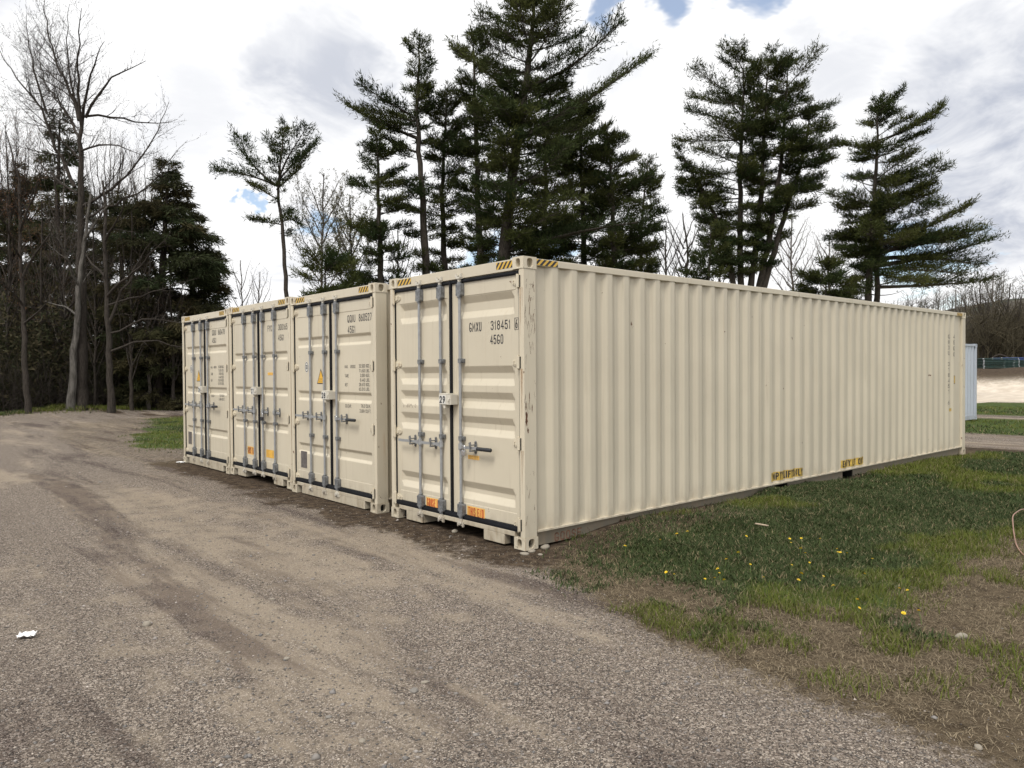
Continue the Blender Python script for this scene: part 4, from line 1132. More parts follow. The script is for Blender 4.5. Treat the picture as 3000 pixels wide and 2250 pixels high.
for (n, x0, x1, y0, y1, seed, hs, ws) in ((280000, -1.2, 6.5, -6.4, 0.1, 31, 1.0, 1.0), (120000, 6.0, 13.5, -8.0, 0.1, 32, 1.1, 1.5), (60000, -1, 8, 10.6, 29, 33, 1.0, 2.2), (40000, 12, 34, -4, 14, 34, 1.3, 3.2), (36000, -6, 14, 31.0, 37.0, 35, 2.6, 3.0)):
    x, y, r = sample_area(n, x0, x1, y0, y1, seed)
    ok, z = in_view(x, y, 0.5); vgm, ggm, dgm, sgm = masks(x, y)
    tuft = sstep(fbm(x*2.6+9, y*2.6+3, 3), 0.50, 0.66)*vgm*(1-dgm)*np.exp(-np.maximum(0, np.interp(x, _gr_x, _gr_y)-y)/1.1)
    dens = np.maximum(ggm*(0.45+0.9*sstep(fbm(x*1.4, y*1.4, 3), 0.3, 0.65)), 0.75*tuft*(y < 0.2)*(x < 12.6))
    k = ok & (r.random(n) < dens)
    x, y = x[k], y[k]; m_ = len(x)
    # two kinds of turf: blue-green clover-like cover, and yellow-green grass tufts
    kind = sstep(fbm(x*0.6+40, y*0.6+21, 3)+0.25*(fbm(x*3, y*3, 2)-0.5)+0.16*sstep(-y, 0.9, 2.4)*sstep(-x, -5.0, -2.5), 0.46, 0.58)
    yel = r.random(m_)[:, None]
    c1 = np.array([0.056, 0.076, 0.032])*(0.7+0.7*r.random((m_, 1))); c2 = (np.array([0.100, 0.132, 0.024])*(1-yel)+np.array([0.125, 0.132, 0.036])*yel)*(0.7+0.6*r.random((m_, 1)))
    col = c1*(1-kind[:, None])+c2*kind[:, None]
    dead = r.random(m_) < 0.10; col[dead] = np.array([0.24, 0.20, 0.12])
    hgt = (0.022+0.030*r.random(m_)+kind*0.035*r.random(m_))*hs; wid = (0.0035+0.0035*r.random(m_)+(1-kind)*0.004)*ws
    parts.append(blades(x, y, hgt, wid, 0.4+1.3*r.random(m_), col, r))
off = 0; V_, F_, C_ = [], [], []
for v, f, c in parts: V_.append(v); F_.append(f+off); C_.append(c); off += len(v)
grass = link('grass', np_mesh('grass', np.concatenate(V_), np.concatenate(F_), M['blade'], False, np.concatenate(C_)))
tag(grass, 'short green grass beside the containers and on the far verges', 'grass', kind='stuff')
parts = []
for (n, x0, x1, y0, y1, seed, ws) in ((200000, -1.6, 6.0, -5.8, 0.2, 41, 1.0), (26000, -1.6, 8, 9.8, 29, 42, 2.2)):
    x, y, r = sample_area(n, x0, x1, y0, y1, seed)
    ok, z = in_view(x, y, 0.25); vgm, ggm, dgm, sgm = masks(x, y)
    k = ok & (r.random(n) < vgm*(1-0.75*ggm)*(1-0.7*dgm)*(0.35+0.9*sstep(fbm(x*1.7+5, y*1.7, 3), 0.32, 0.62))) & ~((x > -0.02) & (x < 12.3) & (y > -0.05) & (y < 10.2))
    x, y = x[k], y[k]; m_ = len(x); t = r.random((m_, 1))
    col = (np.array([0.37, 0.305, 0.21])*t+np.array([0.13, 0.10, 0.066])*(1-t))*(0.75+0.5*r.random((m_, 1)))
    parts.append(blades(x, y, 0.010+0.022*r.random(m_), (0.0024+0.0026*r.random(m_))*ws, 1.4+2.4*r.random(m_), col, r, 1.0))
off = 0; V_, F_, C_ = [], [], []
for v, f, c in parts: V_.append(v); F_.append(f+off); C_.append(c); off += len(v)
straw = link('dry_grass', np_mesh('dry_grass', np.concatenate(V_), np.concatenate(F_), M['blade'], False, np.concatenate(C_)))
tag(straw, 'flattened dead grass between the lane and the lawn', 'dry grass', kind='stuff')

# ------------------------------------------------------------------ trees
def bark_mat(name, a, b, scale=9.0):
    m, n, p = material(name)
    geo = n.node('ShaderNodeNewGeometry'); pos = geo.outputs['Position']
    v = n.noise(n.mapping(pos, scale=(3.0, 3.0, 0.5)), scale, 6, 0.7)
    c = n.mix(n.ss(v, 0.32, 0.68), a, b)
    n.l.new(c, p.inputs['Base Color']); p.inputs['Roughness'].default_value = 0.95; p.inputs['Specular IOR Level'].default_value = 0.2
    bp = n.node('ShaderNodeBump', inp={'Strength': 0.9, 'Distance': 0.04, 'Height': v}); n.l.new(bp.outputs[0], p.inputs['Normal'])
    return m
M['bark_pine'] = bark_mat('pine_bark', (0.030, 0.025, 0.021), (0.085, 0.072, 0.060))
M['bark_grey'] = bark_mat('grey_bark', (0.024, 0.020, 0.017), (0.066, 0.056, 0.047))
M['bark_birch'] = bark_mat('birch_bark', (0.05, 0.045, 0.04), (0.17, 0.158, 0.142), 4.0)
M['bark_dark'] = bark_mat('dark_bark', (0.022, 0.018, 0.015), (0.060, 0.050, 0.042))
M['bark_pale'] = bark_mat('pale_twigs', (0.075, 0.065, 0.056), (0.15, 0.132, 0.115))
M['needle'] = vcol_mat('needles', 0.8, 0.25, 0.1)
M['leaf'] = vcol_mat('young_leaves', 0.6, 0.35, 0.3)

def unit(v): return v/np.maximum(np.linalg.norm(v, axis=-1, keepdims=True), 1e-9)

def sticks(p0, p1, r0, r1, k=3):
    """a k-sided tapered prism for every pair of points"""
    p0 = np.asarray(p0, float); p1 = np.asarray(p1, float); n = len(p0)
    if n == 0: return np.zeros((0, 3)), np.zeros((0, 3), int)
    t = unit(p1-p0); ref = np.where(np.abs(t[:, 2:3]) < 0.9, np.array([[0, 0, 1.0]]), np.array([[1.0, 0, 0]]))
    a = unit(np.cross(t, ref)); b = np.cross(t, a)
    ang = np.arange(k)*2*math.pi/k
    ring = a[:, None]*np.cos(ang)[None, :, None]+b[:, None]*np.sin(ang)[None, :, None]
    v = np.concatenate([p0[:, None]+ring*np.asarray(r0)[:, None, None], p1[:, None]+ring*np.asarray(r1)[:, None, None]], 1)
    f = []
    for i in range(k):
        j = (i+1) % k; f += [(i, j, k+j), (i, k+j, k+i)]
    f = (np.arange(n)[:, None, None]*2*k+np.array(f)[None]).reshape(-1, 3)
    return v.reshape(-1, 3), f

class Geo:
    def __init__(self): self.V = []; self.F = []; self.C = []; self.n = 0
    def add(self, v, f, c=None):
        self.V.append(v); self.F.append(f+self.n); self.n += len(v)
        if c is not None: self.C.append(c)
    def build(self, name, mat, parent, origin, smooth=False):
        if not self.n: return None
        v = np.concatenate(self.V)-origin
        o = link(name, np_mesh(name, v, np.concatenate(self.F), mat, smooth, np.concatenate(self.C) if self.C else None), parent)
        o['kind'] = 'stuff'
        return o

def resample(pts, step):
    pts = np.asarray(pts, float); d = np.r_[0, np.cumsum(np.linalg.norm(np.diff(pts, axis=0), axis=1))]
    n = max(3, int(d[-1]/step)); s = np.linspace(0, d[-1], n)
    # smooth (Catmull-like) by interpolating then relaxing
    q_ = np.stack([np.interp(s, d, pts[:, i]) for i in range(3)], 1)
    for _ in range(2): q_[1:-1] = 0.25*q_[:-2]+0.5*q_[1:-1]+0.25*q_[2:]
    return q_

def trunk_obj(name, pts, rad, mat, parent, origin, r, n=10, flare=1.35):
    """tapered trunk tube with an uneven surface"""
    m_ = len(pts); V = []
    for i in range(m_):
        t = unit(pts[min(i+1, m_-1)]-pts[max(i-1, 0)]); a = unit(np.cross(t, np.array([0.2, 0.97, 0.1]))); b = np.cross(t, a)
        hgt = pts[i, 2]-pts[0, 2]
        fl = 1+(flare-1)*math.exp(-hgt/0.5)
        for k in range(n):
            w_ = 2*math.pi*k/n
            V.append(pts[i]+(a*math.cos(w_)+b*math.sin(w_))*rad[i]*fl*(0.9+0.2*r.random()))
    V = np.array(V)-origin
    F = [((i*n+k), i*n+(k+1) % n, (i+1)*n+(k+1) % n, (i+1)*n+k) for i in range(m_-1) for k in range(n)]
    return link(name, np_mesh(name, V, np.array(F), mat, True), parent)

def foliage(P, D, r, n_blade, length, width, spread, col, upw):
    """needle tufts: P points, D directions"""
    n = len(P); k = n_blade
    base = np.repeat(P, k, 0); d = np.repeat(D, k, 0)+r.normal(0, spread, (n*k, 3)); d[:, 2] += upw; d = unit(d)
    ln = length*(0.6+0.8*r.random(n*k)); wd = width*(0.6+0.8*r.random(n*k))
    sd = unit(np.cross(d, r.normal(0, 1, (n*k, 3))))*(wd/2)[:, None]
    base = base+r.normal(0, length*0.22, (n*k, 3))
    low = base+d*(ln*0.3)[:, None]
    v = np.stack([base-sd*0.4, low+sd, base+d*ln[:, None]], 1).reshape(-1, 3)
    f = np.arange(n*k*3).reshape(-1, 3)
    tcol = np.repeat(col, k, 0)*(0.75+0.5*r.random((n*k, 1)))
    return v, f, np.repeat(tcol[:, None], 3, 1).reshape(-1, 3)

PX = S2/F_PX                                             # radians per working pixel

def conifer(name, label, Z, trunk_px, ext, r0, seed, per_m=5.0, style='pine', group=None, dens=1.0, bark=None, tone=1.0, extra=(), stems=None, rise=0.85):
    """evergreen. trunk_px: (x, y) picture points from low to top; ext: (y, left, right) reach of the branches at
    that height in picture units; extra: explicit limbs [(x0,y0),(x1,y1),...]."""
    r = np.random.default_rng(seed)
    stems = stems or [(trunk_px, ext)]
    first = at(*stems[0][0][0], Z)
    # carry the lowest stem down to the ground
    def to_ground(tp):
        pts = [at(x, y, Z) for x, y in tp]
        a, b = pts[0], pts[1]; gz = float(height(a[0], a[1]))-0.15
        if a[2] > gz+0.3:
            k = (a[2]-gz)/max(b[2]-a[2], 0.5)*0.4
            g_ = a-(b-a)*k; g_[2] = gz; pts = [g_]+pts
        return np.array(pts)
    base = to_ground(stems[0][0])[0]
    root = empty(name, tuple(base)); tag(root, label, 'tree', group)
    B = Geo(); Fo = Geo()
    zs_all = []
    for tp, ex in stems:
        pts = resample(to_ground(tp), 0.7); m_ = len(pts)
        zr = (pts[:, 2]-pts[0, 2])/(pts[-1, 2]-pts[0, 2])
        rad = r0*(1-zr)**0.75*0.98+0.02
        pts[1:-1] += r.normal(0, 0.03, (m_-2, 3))
        trunk_obj('trunk', pts, rad, M[bark or 'bark_pine'], root, base, r)
        ey = np.array([e[0] for e in ex], float); el = np.array([e[1] for e in ex], float)*PX*Z; er = np.array([e[2] for e in ex], float)*PX*Z
        def pix_y(p):
            d = p-CAM; z = d@FW; return (1125-F_PX*(d@UP)/z)/S2
        ys = np.array([pix_y(p) for p in pts])
        # branch heights, gathered in loose whorls
        cand = np.linspace(0, m_-1.001, int((pts[-1, 2]-pts[0, 2])*per_m*2.0*(1.85 if style == 'pine' else 1.9)))
        wh = r.random(len(cand))
        branches = []
        for s in cand:
            i = int(s); fr = s-i; p = pts[i]*(1-fr)+pts[i+1]*fr; y = ys[i]*(1-fr)+ys[i+1]*fr
            if y > ey[-1] or y < ey[0]-6: continue
            if r.random() > 0.5: continue
            p = p+np.array([0, 0, r.normal(0, 0.12)])
            az = r.random()*2*math.pi
            l_, rr = np.interp(y, ey, el), np.interp(y, ey, er)
            c = math.cos(az)
            ln = (l_*(1-c)/2+rr*(1+c)/2)*(0.6+0.48*r.random())
            if abs(c) < 0.5: ln *= 0.85
            ln = max(ln, 0.25)
            top = (y-ey[0])/(ey[-1]-ey[0]); 
            hd = RT*c+np.array([FW[0], FW[1], 0])*math.sin(az); hd[2] = 0; hd = unit(hd)
            if style == 'pine': rs = rise+(1-rise)*(1-top)**2.5; e0 = math.radians((42*(1-top)**2.0-1)*rs+r.normal(0, 7)); e1 = math.radians((26*(1-top)+10)*rs+r.normal(0, 8))
            else: e0 = math.radians(34*(1-top)**2-4+r.normal(0, 12)); e1 = math.radians(10*(1-top)-14+r.normal(0, 12))
            ns = 6; q_ = [p]
            for j in range(ns):
                e = e0+(e1-e0)*(j/(ns-1))**1.4 if style == 'pine' else e0+(e1-e0)*(j/(ns-1))
                wob = unit(hd+np.array([-hd[1], hd[0], 0])*r.normal(0, 0.10))
                q_.append(q_[-1]+(wob*math.cos(e)+np.array([0, 0, math.sin(e)]))*ln/ns)
            rb = max(0.012, 0.016*ln**0.9+0.006)
            branches.append((np.array(q_), rb, ln, r.random() < (0.94 if style != 'dead' else 0)))
        zs_all += branches
    for lp in extra:
        q_ = np.array([at(x, y, Z+dz) for x, y, dz in lp]); ln = np.linalg.norm(np.diff(q_, axis=0), axis=1).sum()
        zs_all.append((resample(q_, ln/6.01), max(0.03, 0.022*ln), ln, True))
    P_, D_, C_ = [], [], []; t0, t1 = [], []; s0, s1, ra, rb_ = [], [], [], []
    for q_, rb, ln, leafy in zs_all:
        ns = len(q_)-1
        for j in range(ns):
            s0.append(q_[j]); s1.append(q_[j+1]); ra.append(rb*(1-j/ns*0.8)); rb_.append(rb*(1-(j+1)/ns*0.8))
        if not leafy: continue
        tone_b = 0.75+0.5*r.random(); yel = r.random()
        bcol = (np.array([0.026, 0.040, 0.015])*(1-yel)+np.array([0.060, 0.066, 0.020])*yel)*tone_b*tone if style == 'pine' else \
               (np.array([0.030, 0.042, 0.019])*(1-yel)+np.array([0.070, 0.060, 0.030])*yel)*tone_b*tone
        step = 0.10/dens
        tb = np.arange(0.26 if ln > 1.2 else 0.1, 1.0, step/ln)
        tb = np.r_[tb, 1.0]
        bi = tb*ns; ii = np.minimum(bi.astype(int), ns-1); fr = (bi-ii)[:, None]
        bp = q_[ii]*(1-fr)+q_[ii+1]*fr; bt = unit(q_[ii+1]-q_[ii])
        sdv = unit(np.cross(bt, np.array([0, 0, 1.0])))
        for sgn in (-1, 1):
            a = np.radians(30+32*r.random(len(tb)))[:, None]
            dr = bt*np.cos(a)+sdv*sgn*np.sin(a)
            dr[:, 2] += (0.16 if style == 'pine' else -0.18)+r.normal(0, 0.19, len(tb)); dr = unit(dr)
            bl = (0.28+0.27*ln*(0.35+0.65*np.sin(np.pi*np.clip(tb*0.9+0.06, 0, 1))))*(0.5+0.7*r.random(len(tb)))
            bl = np.minimum(bl, 1.5); bl[-1] *= 0.5
            e = bp+dr*bl[:, None]
            t0.append(bp); t1.append(e)
            nt = 5 if style == 'pine' else 6
            for t in np.linspace(0.25, 1.0, nt):
                keep = r.random(len(tb)) < np.clip(bl/0.5, 0.35, 1.0)
                P_.append((bp+dr*(bl*t)[:, None])[keep]); D_.append(dr[keep]); C_.append(np.repeat(bcol[None], keep.sum(), 0))
    v, f = sticks(s0, s1, ra, rb_, 3)
    B.add(v, f)
    if t0:
        a0 = np.concatenate(t0); a1 = np.concatenate(t1); sd_ = unit(np.cross(a1-a0, r.normal(0, 1, a0.shape)))*0.013
        B.add(np.stack([a0-sd_, a0+sd_, a1], 1).reshape(-1, 3), np.arange(len(a0)*3).reshape(-1, 3))
    P_ = np.concatenate(P_); D_ = np.concatenate(D_); C_ = np.concatenate(C_)
    if style == 'pine': v, f, c = foliage(P_, D_*0.7, r, 3, 0.27, 0.066, 0.55, C_, 0.30)
    else: v, f, c = foliage(P_, D_, r, 3, 0.26, 0.072, 0.5, C_, -0.10)
    Fo.add(v, f, c)
    B.build('branches', M[bark or 'bark_pine'], root, base)
    Fo.build('crown', M['needle'], root, base)
    return root

def bare_tree(name, label, Z, limbs, seed, bark='bark_grey', group=None, fine=3, dens=1.0, leaves=None, r_scale=1.0, up=0.25, minr=0.007, depth_spread=2.0, category='tree', zfix=None):
    """leafless tree. limbs: [(start radius, [(x, y), ...])]; the first is the trunk, carried to the ground."""
    r = np.random.default_rng(seed)
    root = None; s0, s1, ra, rb = [], [], [], []
    base = None; tips = []
    queue = []
    for li, (rad, pp) in enumerate(limbs):
        dz = 0 if li == 0 else r.normal(0, depth_spread)
        pts = np.array([at(x, y, Z+dz*(i/max(1, len(pp)-1))) for i, (x, y) in enumerate(pp)])
        if li == 0:
            gz = float(height(pts[0][0], pts[0][1]))-0.1
            pts[0][2] = min(pts[0][2], gz) if pts[0][2] < gz+1.5 else pts[0][2]
            if pts[0][2] > gz+0.3:
                g_ = pts[0]-(pts[1]-pts[0])*0.15; g_[2] = gz; pts = np.vstack([g_, pts])
            base = pts[0].copy()
            root = empty(name, tuple(base)); tag(root, label, category, group)
            q_ = resample(pts, 0.5); m_ = len(q_)
            rr = rad*(1-np.linspace(0, 1, m_)*0.72)
            q_[1:-1] += r.normal(0, 0.025, (m_-2, 3))
            trunk_obj('trunk', q_, rr, M[bark], root, base, r, 10, 1.2)
        else:
            q_ = resample(pts, 0.45); m_ = len(q_)
            q_[1:-1] += r.normal(0, 0.035, (m_-2, 3))
            rr = rad*(1-np.linspace(0, 1, m_)*0.86)
            for j in range(m_-1): s0.append(q_[j]); s1.append(q_[j+1]); ra.append(rr[j]); rb.append(rr[j+1])
        queue.append((q_, rr, 0, li == 0))
    v1, f1 = sticks(s0, s1, ra, rb, 6)
    s0, s1, ra, rb = [], [], [], []
    while queue:
        q_, rr, lev, is_trunk = queue.pop()
        if lev >= fine: continue
        seg = np.linalg.norm(np.diff(q_, axis=0), axis=1); Ltot = seg.sum()
        spacing = (0.42, 0.26, 0.22, 0.2)[lev]/dens
        n = int(Ltot/spacing)
        if n < 1: n = 1
        lo = 0.45 if is_trunk else (0.12 if lev == 0 else 0.2)
        for s in np.linspace(lo, 0.98, n)+r.normal(0, 0.02, n):
            s = min(max(s, 0.05), 0.99); i = int(s*(len(q_)-1)); p = q_[i]+(q_[i+1]-q_[i])*(s*(len(q_)-1)-i)
            t = unit(q_[i+1]-q_[i]); pr = rr[i]
            perp = unit(np.cross(t, r.normal(0, 1, 3)))
            a = math.radians(r.uniform(28, 62))
            d = unit(t*math.cos(a)+perp*math.sin(a)+np.array([0, 0, up*r.random()]))
            if is_trunk: ln = Ltot*0.16*(0.4+0.8*r.random())*(1.3-s)
            else: ln = Ltot*(0.38 if lev == 0 else 0.46)*(0.35+0.75*r.random())*(1.15-0.65*s)
            ln = min(ln, 3.2 if lev == 0 else 1.7)
            if ln < 0.16: continue
            k = 4 if lev == 0 else 3
            pts = [p]
            for j in range(k):
                d = unit(d+r.normal(0, 0.14, 3)+np.array([0, 0, up*0.35])); pts.append(pts[-1]+d*ln/k)
            pts = np.array(pts); r_st = max(minr, min(pr*0.55, 0.006+0.012*ln))*r_scale
            rr2 = np.maximum(minr*0.8, r_st*(1-np.linspace(0, 1, k+1)*0.8))
            for j in range(k): s0.append(pts[j]); s1.append(pts[j+1]); ra.append(rr2[j]); rb.append(rr2[j+1])
            if lev >= 1: tips += [pts[-1], pts[-2], pts[1]]
            queue.append((pts, rr2, lev+1, False))
    s0, s1, ra, rb = np.array(s0), np.array(s1), np.array(ra), np.array(rb)
    thick = ra > 0.018
    G = Geo(); G.add(v1, f1); G.add(*sticks(s0[thick], s1[thick], ra[thick], rb[thick], 3))
    a0, a1 = s0[~thick], s1[~thick]                       # finest twigs: slim slivers
    if len(a0):
        sd_ = unit(np.cross(a1-a0, r.normal(0, 1, a0.shape)))*(ra[~thick]*1.3)[:, None]
        G.add(np.stack([a0-sd_, a0+sd_, a1+(a1-a0)*0.12], 1).reshape(-1, 3), np.arange(len(a0)*3).reshape(-1, 3))
    G.build('branches', M[bark], root, base)
    if leaves is not None and tips:
        col, size, per = leaves
        T = np.array(tips); T = T[r.random(len(T)) < min(1, per)]
        if len(T):
            C = np.repeat(np.array([col]), len(T), 0)*(0.7+0.6*r.random((len(T), 1)))
            v, f, c = foliage(T, r.normal(0, 0.5, T.shape), r, max(1, int(per)), size, size*0.55, 0.8, C, 0.0)
            Gl = Geo(); Gl.add(v, f, c); Gl.build('crown', M['leaf'], root, base)
    return root

def zl(x, y): return (x*0.28894, y*0.28894)              # detail-view units of the left sky crop

# ---- pines behind the containers
PG = 'white pines standing behind the containers'
conifer('white_pine', 'lone slender pine with a tufted crown above the left-hand containers', 44, [(620, 640), (609, 480), (597, 400), (606, 350), (616, 268)],
        [(266, 8, 14), (300, 18, 26), (345, 26, 24), (395, 22, 14), (420, 24, 12), (432, 6, 4), (440, 12, 22), (480, 18, 22), (500, 14, 20), (512, 3, 3)], 0.17, 101, 1.7, group=PG, dens=1.0,
        extra=([(596, 400, 0), (560, 372, 0.6), (530, 345, 1.0), (520, 300, 1.2)], [(598, 402, 0), (545, 378, -0.8), (500, 372, -1.2), (470, 368, -1.4)], [(597, 398, 0), (630, 350, 0.5), (662, 338, 0.8), (680, 312, 0.9)],
               [(600, 395, 0), (612, 350, -0.4), (640, 312, -0.9), (660, 278, -1.2)], [(598, 410, 0), (625, 385, 0.9), (652, 362, 1.2), (650, 342, 1.3)], [(612, 486, 0), (590, 482, 0.4), (565, 478, 0.5), (548, 476, 0.5)], [(612, 478, 0), (632, 472, 0.2), (648, 484, 0.2)],
               [(600, 430, 0), (575, 418, 0.3), (560, 405, 0.5), (545, 400, 0.8)], [(604, 380, 0), (598, 335, 0), (592, 300, 0.3)]))
conifer('white_pine', 'bushy mid-height pine at the left end of the pine stand', 42, [(824, 640), (820, 450), (815, 280)],
        [(280, 8, 8), (320, 32, 34), (360, 55, 60), (400, 78, 70), (440, 92, 70), (480, 70, 64), (560, 60, 60), (640, 70, 50)], 0.24, 102, 4.0, group=PG)
conifer('white_pine', 'tall pine with long limbs sweeping to the left', 43, [(922, 640), (912, 400), (900, 250), (906, 80)],
        [(80, 10, 10), (110, 34, 32), (150, 55, 48), (200, 60, 50), (235, 130, 40), (270, 130, 44), (310, 90, 46), (340, 70, 52), (420, 60, 55), (460, 50, 42), (480, 40, 22), (640, 36, 30)], 0.30, 103, 3.4, group=PG,
        extra=([(905, 300, 0), (860, 282, 1), (810, 262, 1.6), (756, 232, 2)], [(902, 262, 0), (860, 230, -.6), (815, 210, -1), (782, 184, -1.4)], [(906, 330, 0), (860, 315, 0.5), (830, 298, 1)]))
conifer('white_pine', 'shorter dense pine between two tall ones, crown starting low', 45, [(962, 640), (955, 420), (965, 195)],
        [(200, 8, 8), (230, 40, 38), (290, 55, 52), (360, 60, 55), (430, 58, 44), (500, 32, 36), (580, 40, 40), (640, 36, 36)], 0.25, 104, 4.0, group=PG)
conifer('white_pine', 'tall narrow pine with a rounded top left of the leaning giant', 44, [(1042, 640), (1030, 400), (1022, 72)],
        [(72, 10, 10), (100, 40, 34), (150, 48, 40), (200, 42, 42), (260, 46, 46), (340, 58, 50), (420, 55, 52), (470, 40, 40), (560, 34, 34), (640, 36, 36)], 0.28, 105, 3.8, group=PG)
conifer('white_pine', 'tallest pine, thick leaning trunk, its top cut by the picture edge', 40, [(1083, 620), (1098, 450), (1118, 310), (1150, 60), (1156, -60)],
        [(-55, 14, 14), (-10, 40, 60), (40, 70, 90), (90, 130, 135), (130, 130, 190), (170, 80, 180), (230, 110, 140), (290, 100, 160), (350, 90, 200), (420, 95, 215), (500, 70, 200), (560, 50, 200), (620, 40, 120)], 0.44, 106, 4.6, group=PG, dens=1.0,
        extra=([(1120, 300, 0), (1200, 260, 1), (1300, 195, 2), (1388, 132, 2.4)], [(1135, 190, 0), (1215, 160, -1), (1280, 110, -1.6), (1335, 52, -2)], [(1130, 220, 0), (1080, 180, 1), (1035, 140, 1.4), (985, 110, 1.7)], [(1100, 540, 0), (1180, 520, -1.5), (1260, 495, -2), (1380, 480, -2.4)]))
conifer('white_pine', 'straight-stemmed pine just right of the leaning giant', 46, [(1172, 640), (1178, 400), (1190, 150)],
        [(150, 10, 10), (200, 50, 60), (280, 70, 90), (360, 80, 105), (440, 80, 110), (520, 60, 100), (640, 60, 90)], 0.27, 107, 3.6, group=PG)
conifer('white_pine', 'broad pine with swept branches in the middle of the stand', 45, [(1262, 640), (1258, 420), (1250, 215)],
        [(215, 10, 12), (270, 50, 60), (330, 70, 95), (400, 80, 120), (480, 85, 130), (560, 80, 120), (640, 80, 100)], 0.27, 108, 4.2, group=PG)
conifer('white_pine', 'pine with layered boughs at the right slope of the stand', 43, [(1330, 640), (1325, 480), (1312, 275)],
        [(275, 8, 14), (330, 40, 55), (390, 60, 80), (460, 70, 95), (540, 80, 90), (640, 80, 80)], 0.25, 109, 4.2, group=PG)
conifer('white_pine', 'small pine at the right end of the stand', 47, [(1382, 640), (1384, 500), (1400, 348)],
        [(348, 8, 10), (390, 30, 34), (440, 45, 50), (500, 52, 46), (560, 48, 44), (640, 44, 44)], 0.17, 110, 3.8, group=PG)
conifer('white_pine', 'big round-topped pine with several stems behind the long container', 48, None, None, 0.27, 111, 3.6, group=PG, rise=0.55, stems=[
        ([(1602, 660), (1598, 470), (1602, 300), (1606, 145)], [(145, 60, 30), (180, 108, 44), (225, 138, 50), (300, 145, 46), (340, 145, 50), (400, 140, 50), (460, 110, 50), (520, 80, 40), (600, 75, 36)]),
        ([(1618, 660), (1640, 470), (1650, 300), (1660, 132)], [(132, 40, 50), (180, 60, 70), (260, 66, 76), (350, 60, 70), (440, 55, 70), (520, 40, 60), (600, 22, 40)]),
        ([(1632, 660), (1664, 500), (1690, 330), (1702, 145)], [(145, 40, 55), (185, 60, 100), (240, 60, 125), (300, 60, 125), (360, 55, 108), (430, 50, 100), (480, 45, 85), (540, 30, 50)]),
        ([(1640, 660), (1690, 480), (1738, 330), (1752, 228)], [(228, 30, 30), (280, 40, 60), (340, 40, 75), (420, 40, 60)]),
        ([(1596, 660), (1560, 500), (1510, 400), (1470, 330)], [(330, 20, 20), (380, 40, 30), (450, 55, 30), (520, 60, 30), (600, 40, 30)])])
conifer('white_pine', 'flag-shaped pine with long boughs reaching right, last of the big pines', 46, None, None, 0.26, 712, 4.4, group=PG, dens=1.1, rise=0.45, stems=[
        ([(1874, 660), (1886, 480), (1894, 350), (1896, 230)], [(230, 24, 40), (250, 50, 70), (280, 66, 105), (310, 74, 130), (345, 78, 155), (380, 105, 165), (420, 110, 185), (450, 80, 190), (480, 50, 170), (530, 90, 225), (570, 40, 235), (600, 60, 215), (640, 70, 225)]),
        ([(1892, 660), (1900, 520), (1920, 400)], [(400, 20, 60), (470, 30, 120), (540, 30, 130), (600, 40, 120)])],
        extra=([(1890, 575, 0), (1980, 560, .6), (2070, 545, 1), (2128, 520, 1.2)], [(1892, 530, 0), (1960, 505, -.6), (2040, 480, -1), (2088, 448, -1.2)], [(1890, 620, 0), (1990, 618, -.6), (2080, 612, -1), (2125, 606, -1.2)], [(1892, 560, 0), (1970, 550, 1), (2060, 560, 1.6), (2110, 572, 2)]))
conifer('young_pine', 'young pine showing just above the roof edge left of the flag-shaped pine', 40, [(1780, 660), (1785, 590), (1792, 572)], [(574, 20, 24), (595, 50, 60), (620, 60, 70), (660, 50, 60)], 0.10, 113, 9, group=PG)
conifer('young_pine', 'young pine showing just above the roof edge right of the leaning giant', 39, [(1530, 660), (1532, 560), (1534, 500)], [(500, 16, 20), (530, 40, 46), (580, 60, 60), (660, 50, 60)], 0.12, 114, 6, group=PG)
conifer('young_pine', 'olive young pine peeping over container 28', 36, [(705, 660), (703, 590), (702, 566)], [(568, 20, 30), (585, 55, 70), (620, 60, 80), (660, 50, 60)], 0.10, 115, 8, group=PG, tone=1.25)

# ---- hemlocks and spruces on the left
HG = 'dark hemlocks along the left edge of the yard'
conifer('hemlock', 'broad dark hemlock whose boughs reach out over the first container', 37, [(340, 868), (348, 620), (366, 352)],
        [(352, 8, 8), (400, 40, 36), (470, 75, 80), (540, 100, 110), (580, 115, 165), (640, 120, 140), (720, 120, 120), (800, 110, 110), (868, 90, 90)], 0.26, 121, 7.5, 'hemlock', HG, bark='bark_dark')
conifer('hemlock', 'hemlock with a pointed top behind the big bare tree', 41, [(120, 866), (122, 560), (130, 245)],
        [(245, 6, 6), (300, 26, 26), (380, 44, 40), (460, 60, 60), (560, 80, 80), (700, 90, 90), (866, 80, 80)], 0.24, 122, 4.2, 'hemlock', HG, bark='bark_dark', tone=1.2)
conifer('hemlock', 'mid-height hemlock between the bare tree and the broad hemlock', 40, [(262, 868), (262, 640), (262, 420)],
        [(420, 6, 6), (480, 40, 40), (560, 70, 70), (680, 90, 90), (780, 90, 90), (868, 80, 80)], 0.2, 123, 5.0, 'hemlock', HG, bark='bark_dark')
conifer('hemlock', 'low thick hemlock at the far left picture edge', 40, [(20, 880), (22, 700), (20, 480)],
        [(480, 8, 8), (560, 60, 60), (680, 90, 90), (800, 100, 100), (880, 100, 100)], 0.2, 124, 5.0, 'hemlock', HG, bark='bark_dark')
